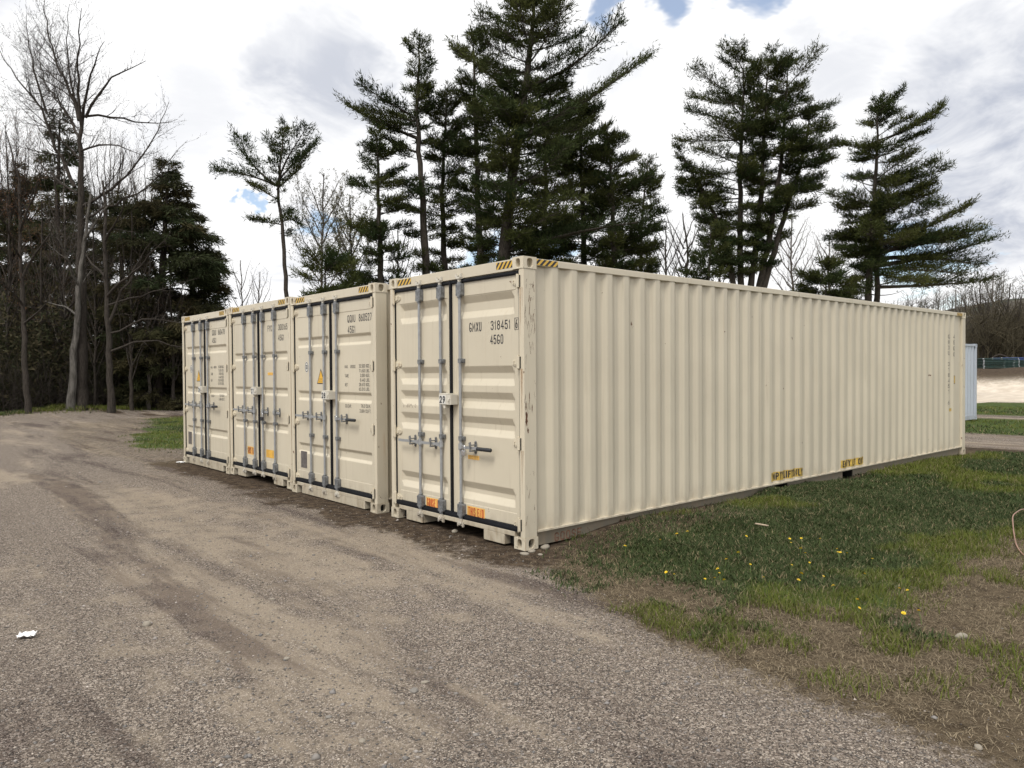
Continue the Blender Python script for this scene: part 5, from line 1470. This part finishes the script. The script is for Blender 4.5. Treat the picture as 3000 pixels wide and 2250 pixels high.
for i, (x, top, z, lab) in enumerate(((35, 360, 44, 'hemlock deep in the wood above the leaning thin tree'), (165, 400, 45, 'hemlock deep in the wood straight behind the big trunk'), (-70, 420, 46, 'hemlock partly outside the left picture edge'), (75, 540, 49, 'short hemlock deep in the wood behind the thin leaning trunk'), (190, 560, 50, 'short hemlock deep in the wood right behind the big bare tree'),
                                      (412, 455, 39, 'dense dark hemlock rising straight behind container 26'), (300, 560, 50, 'short hemlock deep in the wood left of the broad hemlock'), (425, 600, 48, 'short hemlock deep in the wood just above container 26'))):
    conifer('hemlock', lab, z, [(x, 868), (x, 700), (x+6, top)], [(top, 8, 8), (top+70, 50, 50), (top+150, 75, 75), (800, 85, 85), (868, 80, 80)], 0.18, 130+i, 4.4, 'hemlock', HG, bark='bark_dark', dens=1.0)

# ---- bare trees on the left
BG = 'bare trees along the left edge of the yard'
bare_tree('bare_tree', 'big leafless tree with a wide crown of fine twigs, tallest on the left', 34, [
    (0.27, [(174, 872), (178, 720), (174, 480), (173, 330), (178, 255)]),
    (0.075, [zl(610, 950), zl(575, 550), zl(580, 350), zl(600, 180), zl(610, 60)]),
    (0.070, [zl(620, 880), zl(650, 640), zl(690, 540), zl(740, 370), zl(780, 310)]),
    (0.070, [zl(640, 880), zl(720, 760), zl(760, 640), zl(860, 570), zl(970, 500), zl(1090, 455)]),
    (0.081, [zl(590, 900), zl(510, 650), zl(430, 500), zl(370, 290), zl(330, 80), zl(335, 0)]),
    (0.064, [zl(590, 1030), zl(520, 880), zl(430, 750), zl(340, 620), zl(300, 480), zl(280, 330)]),
    (0.087, [zl(560, 1400), zl(400, 1050), zl(330, 830), zl(190, 660), zl(90, 550), zl(0, 380)]),
    (0.058, [zl(350, 850), zl(290, 650), zl(210, 400), zl(200, 100)]),
    (0.058, [zl(640, 870), zl(800, 850), zl(950, 890), zl(1080, 945), zl(1230, 930), zl(1330, 890)]),
    (0.052, [zl(600, 1130), zl(700, 1080), zl(840, 1070), zl(1000, 1140), zl(1100, 1150)]),
    (0.070, [zl(620, 1540), zl(880, 1400), zl(1050, 1200), zl(1150, 1030), zl(1230, 850), zl(1260, 770)]),
    (0.058, [zl(620, 1640), zl(1000, 1450), zl(1150, 1380), zl(1300, 1130), zl(1390, 1060)]),
    (0.058, [zl(580, 1450), zl(420, 1330), zl(280, 1230), zl(220, 1080)]),
    (0.052, [zl(610, 930), zl(560, 700), zl(500, 450), zl(490, 250), zl(520, 30)]),
    (0.046, [zl(600, 1200), zl(440, 1000), zl(240, 900), zl(120, 760)])], 201, 'bark_grey', BG, 3, 1.75, r_scale=0.85, up=0.30)
bare_tree('bare_tree', 'leaning thin tree with reddish buds at the far left', 32, [
    (0.13, [(60, 890), (52, 780), (50, 640), (44, 520), (40, 400)]), (0.06, [(42, 420), (30, 360), (20, 310), (10, 270)]), (0.06, [(44, 500), (70, 430), (90, 370), (100, 320)]),
    (0.05, [(46, 560), (20, 500), (-10, 450), (-30, 400)]), (0.06, [(48, 600), (80, 540), (110, 500), (130, 450)]), (0.05, [(50, 700), (85, 670), (125, 640)]), (0.05, [(50, 660), (20, 620), (-15, 600)])],
    202, 'bark_grey', BG, 3, 1.0, leaves=((0.13, 0.062, 0.030), 0.07, 1.0), minr=0.006)
bare_tree('birch_tree', 'pale-barked birch trunk beside the big bare tree', 33.6, [
    (0.17, [(152, 872), (158, 780), (170, 640), (182, 520), (196, 420)]), (0.07, [(172, 620), (140, 560), (120, 500), (100, 440)]), (0.07, [(182, 520), (215, 470), (250, 420)]), (0.05, [(165, 680), (130, 660), (95, 650)])],
    203, 'bark_birch', BG, 3, 0.8)
bare_tree('bare_tree', 'grey trunk standing right of the big bare tree, branches drooping', 33, [
    (0.15, [(240, 882), (236, 770), (230, 620), (226, 480), (222, 390)]), (0.07, [(232, 640), (280, 590), (320, 560), (370, 500)]), (0.08, [(234, 700), (270, 620), (300, 560), (330, 520)]), (0.06, [(230, 600), (190, 560), (160, 500)]),
    (0.06, [(228, 520), (260, 460), (290, 400)]), (0.06, [(236, 760), (300, 730), (360, 740), (420, 760)]), (0.05, [(236, 720), (310, 690), (370, 690), (440, 700)]), (0.05, [(232, 660), (300, 640), (360, 620), (430, 600)])],
    204, 'bark_grey', BG, 3, 0.9, up=0.1)
bare_tree('bare_tree', 'slim dark trunk half hidden behind the birch', 37, [(0.14, [(122, 866), (130, 740), (135, 640), (128, 500), (118, 380)]), (0.05, [(132, 700), (170, 640), (200, 600)]), (0.05, [(130, 600), (100, 540), (70, 500)]), (0.05, [(126, 520), (150, 450), (170, 400)])],
          205, 'bark_dark', BG, 3, 0.8)
for i, (x, top, z, lab) in enumerate(((235, 265, 44, 'feathery leafless tree behind, left of the gap in the sky'), (315, 300, 45, 'feathery leafless tree behind, above the broad hemlock'), (30, 230, 43, 'twiggy tree with rusty buds at the picture edge, upper left'))):
    R_ = np.random.default_rng(300+i)
    lim = [(0.15, [(x, 868), (x+3, 650), (x, 520)])]
    for j in range(11):
        dx = (j-5)*13+R_.normal(0, 5); hh = top+abs(j-5)*16+R_.uniform(0, 18)
        lim.append((0.055, [(x, 540+R_.uniform(-30, 60)), (x+dx*0.45, 460), (x+dx*0.85, (460+hh)/2), (x+dx, hh)]))
    bare_tree('bare_tree', lab, z, lim, 210+i, 'bark_pale' if i < 2 else 'bark_grey', BG, 2, 1.5, up=0.5, minr=0.006, depth_spread=1.2, leaves=((0.16, 0.085, 0.035), 0.07, 0.8) if i == 2 else None)

# ---- thin trees in the gaps
def auto_bare(lab, x, ybase, ytop, half, z, seed, bark, rad=0.12, nl=9, leaves=None, fine=2, dens=1.3, up=0.45, name='bare_tree', group='thin trees behind the containers', y0=0.45):
    R_ = np.random.default_rng(seed); hh = ybase-ytop
    lim = [(rad, [(x, ybase), (x+R_.normal(0, 3), ybase-hh*0.35), (x+R_.normal(0, 4), ybase-hh*0.7), (x+R_.normal(0, 3), ytop+2)])]
    for j in range(nl):
        t = y0-0.12+0.5*j/nl; s = (-1 if j % 2 else 1); rch = half*(1.05-t*0.55)*(0.6+0.5*R_.random())
        yy = ybase-hh*t
        lim.append((rad*0.38, [(x, yy), (x+s*rch*0.4, yy-hh*0.10), (x+s*rch*0.8, yy-hh*0.22), (x+s*rch, max(ytop, yy-hh*0.36))]))
    return bare_tree(name, lab, z, lim, seed, bark, group, fine, dens, leaves, up=up, depth_spread=0.8, minr=0.006)
OL = (0.105, 0.105, 0.035)
auto_bare('slim tree in fresh bud between the lone pine and the bushy pine', 697, 760, 372, 85, 45, 401, 'bark_pale', 0.11, 11, ((0.135, 0.125, 0.055), 0.11, 2.0), dens=1.7)
auto_bare('olive-leaved young tree just left of the bushy pine', 762, 760, 425, 75, 47, 402, 'bark_dark', 0.12, 10, (OL, 0.13, 3.0), dens=1.8)
auto_bare('thin bare sapling just right of the broad hemlock', 520, 800, 560, 46, 42, 403, 'bark_pale', 0.07, 8, ((0.10, 0.08, 0.04), 0.07, 0.7))
auto_bare('thin bare sapling between containers 26 and 27 against the sky', 560, 800, 585, 42, 43, 404, 'bark_pale', 0.07, 8, ((0.10, 0.08, 0.04), 0.07, 0.7))
auto_bare('small leafless tree right of the small end pine', 1478, 760, 460, 62, 56, 405, 'bark_grey', 0.16, 11, dens=1.6)
auto_bare('pale leafless tree between the two big right-hand pines', 1712, 760, 470, 70, 58, 406, 'bark_pale', 0.14, 11, dens=1.6)
auto_bare('pale leafless tree right behind the young roof-edge pine', 1790, 760, 500, 55, 60, 407, 'bark_pale', 0.13, 10, dens=1.5)
auto_bare('dark crooked sapling between the bushy pine and the left-swept pine', 868, 760, 480, 40, 46, 408, 'bark_dark', 0.10, 9, (OL, 0.11, 1.0))
auto_bare('leafless tree between the small end pine and the many-stemmed pine', 1440, 760, 480, 50, 55, 409, 'bark_grey', 0.13, 10, dens=1.5)
auto_bare('leafless brushy tree low behind the roof, right of the leaning giant', 1555, 760, 505, 45, 57, 410, 'bark_grey', 0.12, 10, dens=1.5)

# ---- thicket of slim trunks in front of the hemlocks
for i, (x, yb, yt, half, z, bark, lab) in enumerate(((88, 872, 430, 46, 36, 'bark_grey', 'slim leafless tree just right of the leaning thin tree'), (205, 872, 470, 50, 36, 'bark_grey', 'slim leafless tree between the big bare tree and the grey trunk'), (285, 876, 455, 52, 35, 'bark_grey', 'slim leafless tree right of the grey trunk, in front of the hemlocks'),
        (322, 872, 520, 50, 36, 'bark_pale', 'pale slim tree in front of the broad hemlock'), (372, 872, 560, 40, 36, 'bark_grey', 'slim leafless tree close to the side of container 26'), (15, 884, 420, 50, 35, 'bark_grey', 'slim leafless tree at the left picture edge'),
        (140, 868, 350, 60, 37, 'bark_pale', 'tall slim tree left behind the birch, with brownish twigs'))):
    auto_bare(lab, x, yb, yt, half, z, 601+i, bark, 0.085, 14, ((0.11, 0.065, 0.035), 0.06, 0.5), dens=1.5, group=BG, y0=0.25, fine=3, up=0.15)

# ------------------------------------------------------------------ right-hand background
M['pipe_green'] = simple('dark_green_enamel', (0.012, 0.036, 0.030), 0.7, var=0.2)
M['pipe_blue'] = simple('blue_enamel', (0.030, 0.055, 0.17), 0.7, var=0.2)
M['pipe_end'] = simple('pale_pipe_ends', (0.30, 0.32, 0.33), 0.6)

def far_container():
    LB, HB = 6.058, 2.591
    P = at(2110.5, 908, 25.8); gz = float(height(P[0], P[1]))
    root = empty('shipping_container', (P[0]-LB, P[1], gz+0.02))
    tag(root, 'grey-blue shipping container beyond the far end of the cream row', 'shipping container')
    mats = [M['bluepaint'], M['hole']]
    for sx in (0, 1):
        for sy in (0, 1):
            for sz in (0, 1):
                me = MESH[('cast', -1 if sx == 0 else 1, -1 if sy == 0 else 1, -1 if sz == 0 else 1)].copy()
                me.materials.clear(); [me.materials.append(m) for m in mats]
                link('corner_casting', me, root, (sx*LB, sy*W, sz*HB))
            mb = MB(); x = sorted([0.005 if sx == 0 else LB-0.005, 0.15 if sx == 0 else LB-0.15]); y = sorted([0.005 if sy == 0 else W-0.005, 0.09 if sy == 0 else W-0.09])
            mb.box(x[0], x[1], y[0], y[1], 0.118, HB-0.118); mb.build('corner_post', mats, root, 0.01)
    prof = corr_profile(0.152, LB-0.152)
    for s in (-1, 1): link('side_wall', side_wall_mesh(s, M['bluepaint'], prof, 0.16, HB-0.085), root)
    for s in (0, 1):
        mb = MB(); y = (0.006, 0.066) if s == 0 else (W-0.066, W-0.006); mb.box(0.179, LB-0.179, y[0], y[1], HB-0.084, HB-0.014); mb.build('top_rail', mats, root)
        mb = MB(); y = (0.014, 0.066) if s == 0 else (W-0.066, W-0.014); mb.box(0.179, LB-0.179, y[0], y[1], 0.02, 0.159); mb.build('bottom_rail', mats, root)
        mb = MB(); x = (0.02, 0.08) if s == 0 else (LB-0.08, LB-0.02); mb.box(x[0], x[1], 0.091, W-0.091, 0.03, HB-0.03); mb.build('end_wall', mats, root)
    mb = MB(); mb.box(0.081, LB-0.081, 0.067, W-0.067, HB-0.06, HB-0.03); mb.build('roof', mats, root)
far_container()

# ---- stacked pipe panels on the earth bank
def panel_mesh(length, depth, mat):
    mb = MB(); t = 0.062
    for y in (-depth/2, depth/2):
        mb.tube([(-length/2, y, 0), (-length/2+0.10, y, 0)], t, 8, 1); mb.tube([(-length/2+0.10, y, 0), (length/2-0.10, y, 0)], t, 8, 0); mb.tube([(length/2-0.10, y, 0), (length/2, y, 0)], t, 8, 1)
    for i in range(7):
        x = -length/2+0.3+i*(length-0.6)/6; mb.tube([(x, -depth/2, 0), (x, depth/2, 0)], t*0.8, 6, 0)
    return mb.mesh('pipe_panel', [mat, M['pipe_end']])
def stack(px, z, length, depth, n, mat, labels, base, group):
    me = panel_mesh(length, depth, mat); out = base
    P = at(px, 800, z)
    if out is None: out = float(height(P[0], P[1]))+0.07
    r = np.random.default_rng(int(px))
    for i in range(n):
        o = link('pipe_panel', me, None, (P[0]+r.normal(0, 0.03), P[1]+r.normal(0, 0.03), out)); o.rotation_euler = (0, 0, math.atan2(RT[1], RT[0])+0.02)
        tag(o, labels(n-1-i), 'metal panel', group); out += 0.150
    return out
ORD = ['topmost', 'second from the top', 'third from the top', 'fourth from the top', 'fifth from the top', 'sixth from the top', 'bottom one']
PPG = 'pipe panels stacked on the earth bank'
zt_ = stack(2152, 74, 3.55, 1.4, 7, M['pipe_green'], lambda i: 'dark green pipe panel, %s of the long front stack on the bank' % ORD[i], None, PPG)
zt_ = stack(2193, 77, 1.35, 1.4, 6, M['pipe_green'], lambda i: 'dark green pipe panel, %s below the blue panels' % ORD[i], None, PPG)
stack(2188, 77, 3.4, 1.4, 2, M['pipe_blue'], lambda i: '%s blue pipe panel on the rear stack' % ('upper', 'lower')[i], zt_, PPG)

# ---- wooded hills that close the view
def hill_mesh():
    M_ = []; na, nr = 220, 14
    for i in range(na+1):
        a = 2*math.pi*i/na
        for j in range(nr+1):
            t = j/nr; rad = 135+t*220
            x = 4+rad*math.cos(a); y = 6+rad*math.sin(a)
            da = abs((math.degrees(a)-2+180) % 360-180)           # ridge highest to the east
            top = 9+20*math.exp(-(da/20)**2)
            h = top*float(sstep(np.array(t), 0.0, 0.5))*(0.75+0.5*float(fbm(np.array(a*6), np.array(t*3.0), 3)))
            M_.append((x, y, h-1.5+float(height(x, y))*0.2))
    F = [(i*(nr+1)+j, (i+1)*(nr+1)+j, (i+1)*(nr+1)+j+1, i*(nr+1)+j+1) for i in range(na) for j in range(nr)]
    return np.array(M_), np.array(F)
hv, hf = hill_mesh()
m, n, p = material('wooded_hill')
geo = n.node('ShaderNodeNewGeometry')
hn = n.noise(n.mapping(geo.outputs['Position'], scale=(1, 1, 0.35)), 0.5, 8, 0.75)
hc = n.mix(n.ss(hn, 0.35, 0.65), (0.030, 0.026, 0.018), (0.085, 0.072, 0.050)); hc = n.mix(n.ss(n.noise(geo.outputs['Position'], 0.06, 4), 0.52, 0.62), hc, (0.022, 0.030, 0.016))
n.l.new(hc, p.inputs['Base Color']); p.inputs['Roughness'].default_value = 1.0
M['hill'] = m
tag(link('hills', np_mesh('hills', hv, hf, m, True)), kind='structure')

# far-off wood on the hill: one mass of trunks and twigs
r = np.random.default_rng(77)
def wood_mass(n, az0, az1, r0, r1, hmin, hmax, seed):
    r = np.random.default_rng(seed)
    a = np.radians(az0+(az1-az0)*r.random(n)); rad = r0+(r1-r0)*r.random(n)
    x = 4+rad*np.cos(a); y = 6+rad*np.sin(a)
    t = (rad-135)/220
    # height of the hill below
    da = np.abs((np.degrees(a)-2+180) % 360-180); top = 9+20*np.exp(-(da/20)**2)
    z = np.where(rad > 135, top*sstep(t, 0, 0.5)*0.95-1.5, height(x, y)-0.3)
    H_ = hmin+(hmax-hmin)*r.random(n); P0 = np.stack([x, y, z], 1); T = P0+np.stack([r.normal(0, .5, n), r.normal(0, .5, n), H_], 1)
    s0 = [P0]; s1 = [P0+(T-P0)*0.70]; ra = [np.full(n, 0.11)]; rb = [np.full(n, 0.010)]
    for k in range(8):
        f_ = 0.22+0.46*r.random(n)[:, None]; b = P0+(T-P0)*f_
        d = r.normal(0, 1, (n, 3)); d[:, 2] = np.abs(d[:, 2])*0.8+0.5; d = unit(d); ln = (H_*0.46*(1.1-f_[:, 0]))[:, None]
        e = b+d*ln; s0.append(b); s1.append(e); ra.append(np.full(n, 0.05)); rb.append(np.full(n, 0.018))
        for q_ in range(2):
            d2 = unit(d+r.normal(0, 0.5, (n, 3))); c = b+(e-b)*(0.4+0.5*r.random(n)[:, None]); s0.append(c); s1.append(c+d2*ln*0.6); ra.append(np.full(n, 0.022)); rb.append(np.full(n, 0.012))
    v, f = sticks(np.concatenate(s0), np.concatenate(s1), np.concatenate(ra), np.concatenate(rb), 3)
    return v, f
M['bark_olive'] = bark_mat('olive_brown_wood', (0.036, 0.030, 0.019), (0.088, 0.075, 0.046))
va_, fa_ = wood_mass(700, -8, 24, 118, 262, 6, 12, 5); vb_, fb_ = wood_mass(420, 0, 13, 84, 124, 5, 10, 6)
v = np.concatenate([va_, vb_]); f = np.concatenate([fa_, fb_+len(va_)])
tag(link('far_wood', np_mesh('far_wood', v, f, M['bark_olive'])), 'leafless woodland covering the far hillside', 'woodland', kind='stuff')

FW_ = 'leafless trees behind the earth bank'
for i, (x, top, half, z, bark, lab) in enumerate(((2085, 640, 38, 92, 'bark_grey', 'leafless tree rising just above the far end of the long container'), (2118, 600, 34, 96, 'bark_grey', 'leafless tree over the grey-blue container, its crown below the pine bough'), (2150, 585, 42, 100, 'bark_pale', 'pale twiggy tree that stands highest above the bank'),
        (2178, 610, 40, 94, 'bark_grey', 'leafless tree directly above the long front stack of panels'), (2205, 640, 40, 90, 'bark_dark', 'dark leafless tree leaning at the right picture edge above the stacks'), (2232, 600, 40, 98, 'bark_grey', 'leafless tree half outside the right picture edge'),
        (2060, 625, 34, 98, 'bark_pale', 'pale leafless tree mostly hidden behind the end of the container roof'), (2135, 660, 30, 84, 'bark_dark', 'low dark leafless tree right behind the panel stack'))):
    auto_bare(lab, x, 806, top, half, z, 501+i, bark, 0.20, 12, ((0.10, 0.085, 0.045), 0.16, 0.8) if i in (2, 5) else None, dens=1.5, group=FW_, y0=0.28, fine=3, up=0.2)
# fallen limb over the bank
pts = [at(2250, 835, 78), at(2195, 788, 79), at(2160, 760, 80), at(2120, 790, 81)]
o = empty('leaning_trunk', tuple(pts[0])); tag(o, 'dark dead trunk slanting down across the wood above the stacks', 'tree')
q_ = resample(np.array(pts), 0.5); trunk_obj('trunk', q_, np.linspace(0.20, 0.06, len(q_)), M['bark_dark'], o, np.array(pts[0]), r, 8, 1.0)

# ---- thicket at the foot of the left-hand wood
def thicket(n, x0, x1, seed):
    r = np.random.default_rng(seed)
    x = x0+(x1-x0)*r.random(n); y = 34.6+0.22*(x-2)+np.abs(r.normal(0, 3.0, n))
    hm = 0.2+9.0*fbm(x*0.8, y*0.4, 3)**2.0
    z = height(x, y)+hm*r.random(n)**1.1
    P = np.stack([x, y, z], 1); D = r.normal(0, 0.6, (n, 3))
    t = r.random((n, 1)); C = np.array([0.030, 0.038, 0.018])*(1-t)+np.array([0.085, 0.070, 0.042])*t
    return foliage(P, D, r, 2, 0.26, 0.12, 0.6, C, 0.1)
v, f, c = thicket(42000, -16, 24, 61)
tag(link('undergrowth', np_mesh('undergrowth', v, f, M['needle'], False, c)), 'dark thicket filling the wood below the hemlocks', 'undergrowth', kind='stuff')
# thin shoots in front of it
rs_ = np.random.default_rng(62); n_ = 900
x = -8+26*rs_.random(n_); y = 33.9+0.22*(x-2)+1.3*rs_.random(n_); P0 = np.stack([x, y, height(x, y)-0.05], 1)
T = P0+np.stack([rs_.normal(0, .35, n_), rs_.normal(0, .35, n_), 0.5+2.2*rs_.random(n_)**2], 1)
s0 = [P0]; s1 = [T]; 
for k in range(5):
    b = P0+(T-P0)*(0.3+0.6*rs_.random((n_, 1))); s0.append(b); s1.append(b+(T-P0)*0.3+rs_.normal(0, .2, (n_, 3)))
s0 = np.concatenate(s0); s1 = np.concatenate(s1); v, f = sticks(s0, s1, np.full(len(s0), 0.010), np.full(len(s0), 0.005), 3)
tag(link('shoots', np_mesh('shoots', v, f, M['bark_grey'])), 'thin bare shoots along the foot of the left-hand wood', 'brushwood', kind='stuff')

# ------------------------------------------------------------------ small things on the ground
def on_ground(sx, sy):
    """photo pixel -> point on the ground"""
    d = FW+RT*(sx-1500)/F_PX-UP*(sy-1125)/F_PX
    z = 0.0
    for _ in range(4):
        P = CAM+d*((z-CAM[2])/d[2]); z = float(height(P[0], P[1]))
    return P
M['stone'] = simple('pale_stone', (0.27, 0.24, 0.195), 0.9, var=0.3, scale=25, bump=0.4)
M['stone_dark'] = simple('grey_stone', (0.20, 0.185, 0.165), 0.9, var=0.3, scale=25, bump=0.4)
def stone_mesh(seed, flat):
    r = np.random.default_rng(seed); bm = bmesh.new(); bmesh.ops.create_icosphere(bm, subdivisions=2, radius=1.0)
    ax = unit(r.normal(0, 1, (7, 3))); lim = 0.62+0.3*r.random(7)
    for v in bm.verts:
        p_ = np.array(v.co)
        for a, l in zip(ax, lim):
            k = p_@a
            if k > l: p_ = p_-a*(k-l)*0.85
        p_[2] *= flat; v.co = p_*(1+0.03*r.normal())
    me = bpy.data.meshes.new('stone'); bm.to_mesh(me); bm.free()
    me.polygons.foreach_set('use_smooth', np.ones(len(me.polygons), bool)); return me
def stone(sx, sy, size, seed, label, flat=0.6, mat='stone', group=None):
    P = on_ground(sx, sy); me = stone_mesh(seed, flat); me.materials.append(M[mat])
    o = link('stone', me, None, (P[0], P[1], P[2]+size*flat*0.35)); o.scale = (size*1.25, size*0.95, size); o.rotation_euler = (0, 0, seed*1.7)
    tag(o, label, 'stone', group)
stone(430, 1832, 0.034, 1, 'pale fist-sized stone alone on the lane, right of the white scrap of paper', 0.7)
stone(1598, 1606, 0.050, 2, 'largest of the stones beside the near corner of container 29', 0.6)
stone(1536, 1624, 0.045, 3, 'flat pale stone just in front of the near corner casting', 0.35)
stone(1558, 1616, 0.045, 4, 'pale stone pressed against the foot of the near corner casting', 0.4)
stone(1584, 1626, 0.024, 5, 'small pale stone between the near corner and the lawn', 0.5)
stone(1333, 1559, 0.040, 6, 'white rounded stone in front of the doors of container 29', 0.6)
stone(2815, 1868, 0.040, 7, 'pale stone half sunk in dead grass near the right picture edge', 0.6)
stone(2866, 2193, 0.020, 8, 'small pale stone in dead grass at the lower right corner', 0.8)
for i, (a, b, s) in enumerate(((963, 2102, .016), (1061, 2172, .020), (797, 1756, .022), (749, 1800, .014), (668, 1912, .016), (922, 1896, .016), (295, 1413, .030), (785, 1860, .013), (1190, 1742, .013), (2185, 1963, .014), (840, 1930, .02), (1330, 2290, .03), (1212, 2025, .028), (1245, 2000, .02), (120, 1680, .02), (560, 2000, .013), (893, 1990, .012), (1010, 1650, .013))):
    if b < 2250: stone(a, b, s, 20+i, 'small pale stone lying on the gravel', 0.45, 'stone' if i % 3 else 'stone_dark', 'small pale stones on the gravel')

# white scrap of paper
def crumpled(seed, w_, h_, amp):
    r = np.random.default_rng(seed); n = 9; V = []; F = []
    for i in range(n):
        for j in range(n):
            u, v_ = i/(n-1)-0.5, j/(n-1)-0.5
            ed = 1-0.18*r.random() if (i in (0, n-1) or j in (0, n-1)) else 1
            V.append((u*w_*ed, v_*h_*ed, amp*(r.random()+0.6*abs(math.sin(i*1.9+j*0.7)))))
    F = [(i*n+j, (i+1)*n+j, (i+1)*n+j+1, i*n+j+1) for i in range(n-1) for j in range(n-1) if not (i == 0 and j in (0, n-2))]
    me = bpy.data.meshes.new('paper'); me.from_pydata(V, [], F); me.update(); return me
M['paper'] = simple('white_paper', (0.80, 0.80, 0.80), 0.8, var=0.05)
for (a, b, w_, h_, sd, lab) in ((78, 1868, 0.115, 0.085, 3, 'crumpled white scrap of paper on the lane at the left'), (528, 1357, 0.16, 0.10, 4, 'white scrap lying at the foot of container 26')):
    P = on_ground(a, b); me = crumpled(sd, w_, h_, 0.022); me.materials.append(M['paper']); o = link('paper_scrap', me, None, (P[0], P[1], P[2]+0.004)); o.rotation_euler = (0, 0, -0.5)
    sm = o.modifiers.new('thickness', 'SOLIDIFY'); sm.thickness = 0.0015; tag(o, lab, 'paper')
# wood splinter
P = on_ground(2229, 1546); mb = MB()
mb.prism([(-0.07, -0.012, 0.03), (0.05, -0.014, 0.03), (0.08, -0.002, 0.032), (0.045, 0.012, 0.03), (-0.065, 0.010, 0.03)], (0, 0, 0.012))
M['wood'] = simple('weathered_wood', (0.42, 0.33, 0.24), 0.8, var=0.2)
o = mb.build('wood_splinter', [M['wood']], None, 0.003, (P[0], P[1], P[2])); o.rotation_euler = (0.1, 0.15, -0.9); tag(o, 'pale wood splinter lying on the lawn', 'wood')
# hose
M['hose'] = simple('faded_orange_hose', (0.27, 0.15, 0.105), 0.5, var=0.15, scale=6)
hp = [(9.0, -5.2), (8.0, -4.0), (6.9, -3.0), (6.2, -2.75), (5.6, -2.70), (4.9, -2.80), (4.2, -3.0), (3.65, -3.17), (3.24, -3.34), (2.8, -3.75), (2.65, -4.5), (3.2, -5.3)]
H3 = np.array([(a, b, float(height(a, b))+0.030) for a, b in hp]); H3[4:7, 2] += (0.06, 0.09, 0.04)
mb = MB(); mb.tube([tuple(q) for q in resample(H3, 0.12)], 0.0068, 8); tag(mb.build('garden_hose', [M['hose']]), 'faded orange hose curling out of the grass at the right edge', 'hose')
# short logs at the foot of the left-hand trees
M['log_end'] = simple('log_ends', (0.13, 0.105, 0.08), 0.9, var=0.3, scale=20)
for i, (a, b) in enumerate(((96, 1204), (108, 1203), (120, 1201), (133, 1199), (144, 1196))):
    P = on_ground(a, b); mb = MB(); e = 0.085+0.012*(i % 3)
    ax = np.array([FW[0], FW[1], 0])
    mb.tube([tuple(-ax*0.3), tuple(-ax*0.29), tuple(ax*0.3)], [e*0.8, e, e], 12)
    o = mb.build('log', [M['log_end']], None, 0, (P[0], P[1], P[2]+e*0.8)); tag(o, 'short log in the row at the foot of the thin leaning tree', 'log', 'short logs in a row')

# dandelions in the lawn
M['petal'] = simple('dandelion_yellow', (0.78, 0.56, 0.025), 0.6, var=0.15, scale=60)
M['stalk'] = simple('dandelion_stalk', (0.12, 0.17, 0.05), 0.6)
def flower_mesh(seed):
    r = np.random.default_rng(seed); V = []; F = []
    for ring, (n, rad, z, tilt) in enumerate(((16, 0.021, 0.0, 0.25), (12, 0.015, 0.004, 0.6), (8, 0.009, 0.007, 1.0))):
        for k in range(n):
            a = 2*math.pi*k/n+r.normal(0, 0.06); c, s = math.cos(a), math.sin(a); w_ = 0.0034; b = len(V)
            V += [(-s*w_*.5, c*w_*.5, z), (s*w_*.5, -c*w_*.5, z), (c*rad*0.8+s*w_, s*rad*0.8-c*w_, z+rad*tilt*0.5), (c*rad, s*rad, z+rad*tilt*0.45), (c*rad*0.8-s*w_, s*rad*0.8+c*w_, z+rad*tilt*0.5)]
            F.append((b, b+1, b+2, b+3, b+4))
    me = bpy.data.meshes.new('flower_head'); me.from_pydata(V, [], F); me.materials.append(M['petal']); me.update(); return me
fl = [flower_mesh(i) for i in range(3)]
DZ = ((754, 97), (640, 140), (712, 120), (1015, 122), (1203, 137), (1212, 147), (1250, 135), (1325, 140), (1245, 177), (1273, 203), (1395, 174), (1408, 196), (1418, 205), (1452, 195), (1550, 228), (980, 190), (920, 228), (1032, 260), (885, 268), (662, 290), (710, 292), (838, 318), (875, 318),
      (925, 315), (902, 295), (1260, 287), (1290, 245), (1203, 260), (1348, 300), (1243, 326), (1085, 300), (1520, 293), (1672, 366), (1710, 366), (1495, 412), (1498, 440), (1680, 470), (1772, 473), (1388, 345), (492, 170))
for i, (a, b) in enumerate(DZ):
    P = on_ground(1500+a*0.678, 1500+b*0.678+10); hh = 0.068+0.03*((i*7) % 5)/5
    root = empty('dandelion', (P[0], P[1], P[2])); tag(root, 'yellow dandelion flower standing in the lawn', 'flower', 'dandelions in the lawn')
    rr = np.random.default_rng(900+i); dx, dy = rr.normal(0, 0.012, 2)
    mb = MB(); mb.tube([(0, 0, -0.01), (dx*0.5, dy*0.5, hh*0.6), (dx, dy, hh)], [0.0028, 0.0024, 0.003], 6); mb.build('stalk', [M['stalk']], root)
    o = link('flower_head', fl[i % 3], root, (dx, dy, hh)); k = rr.uniform(0.5, 0.85); o.scale = (k, k, k); o.rotation_euler = (rr.normal(0, .35), rr.normal(0, .35), rr.random()*6)
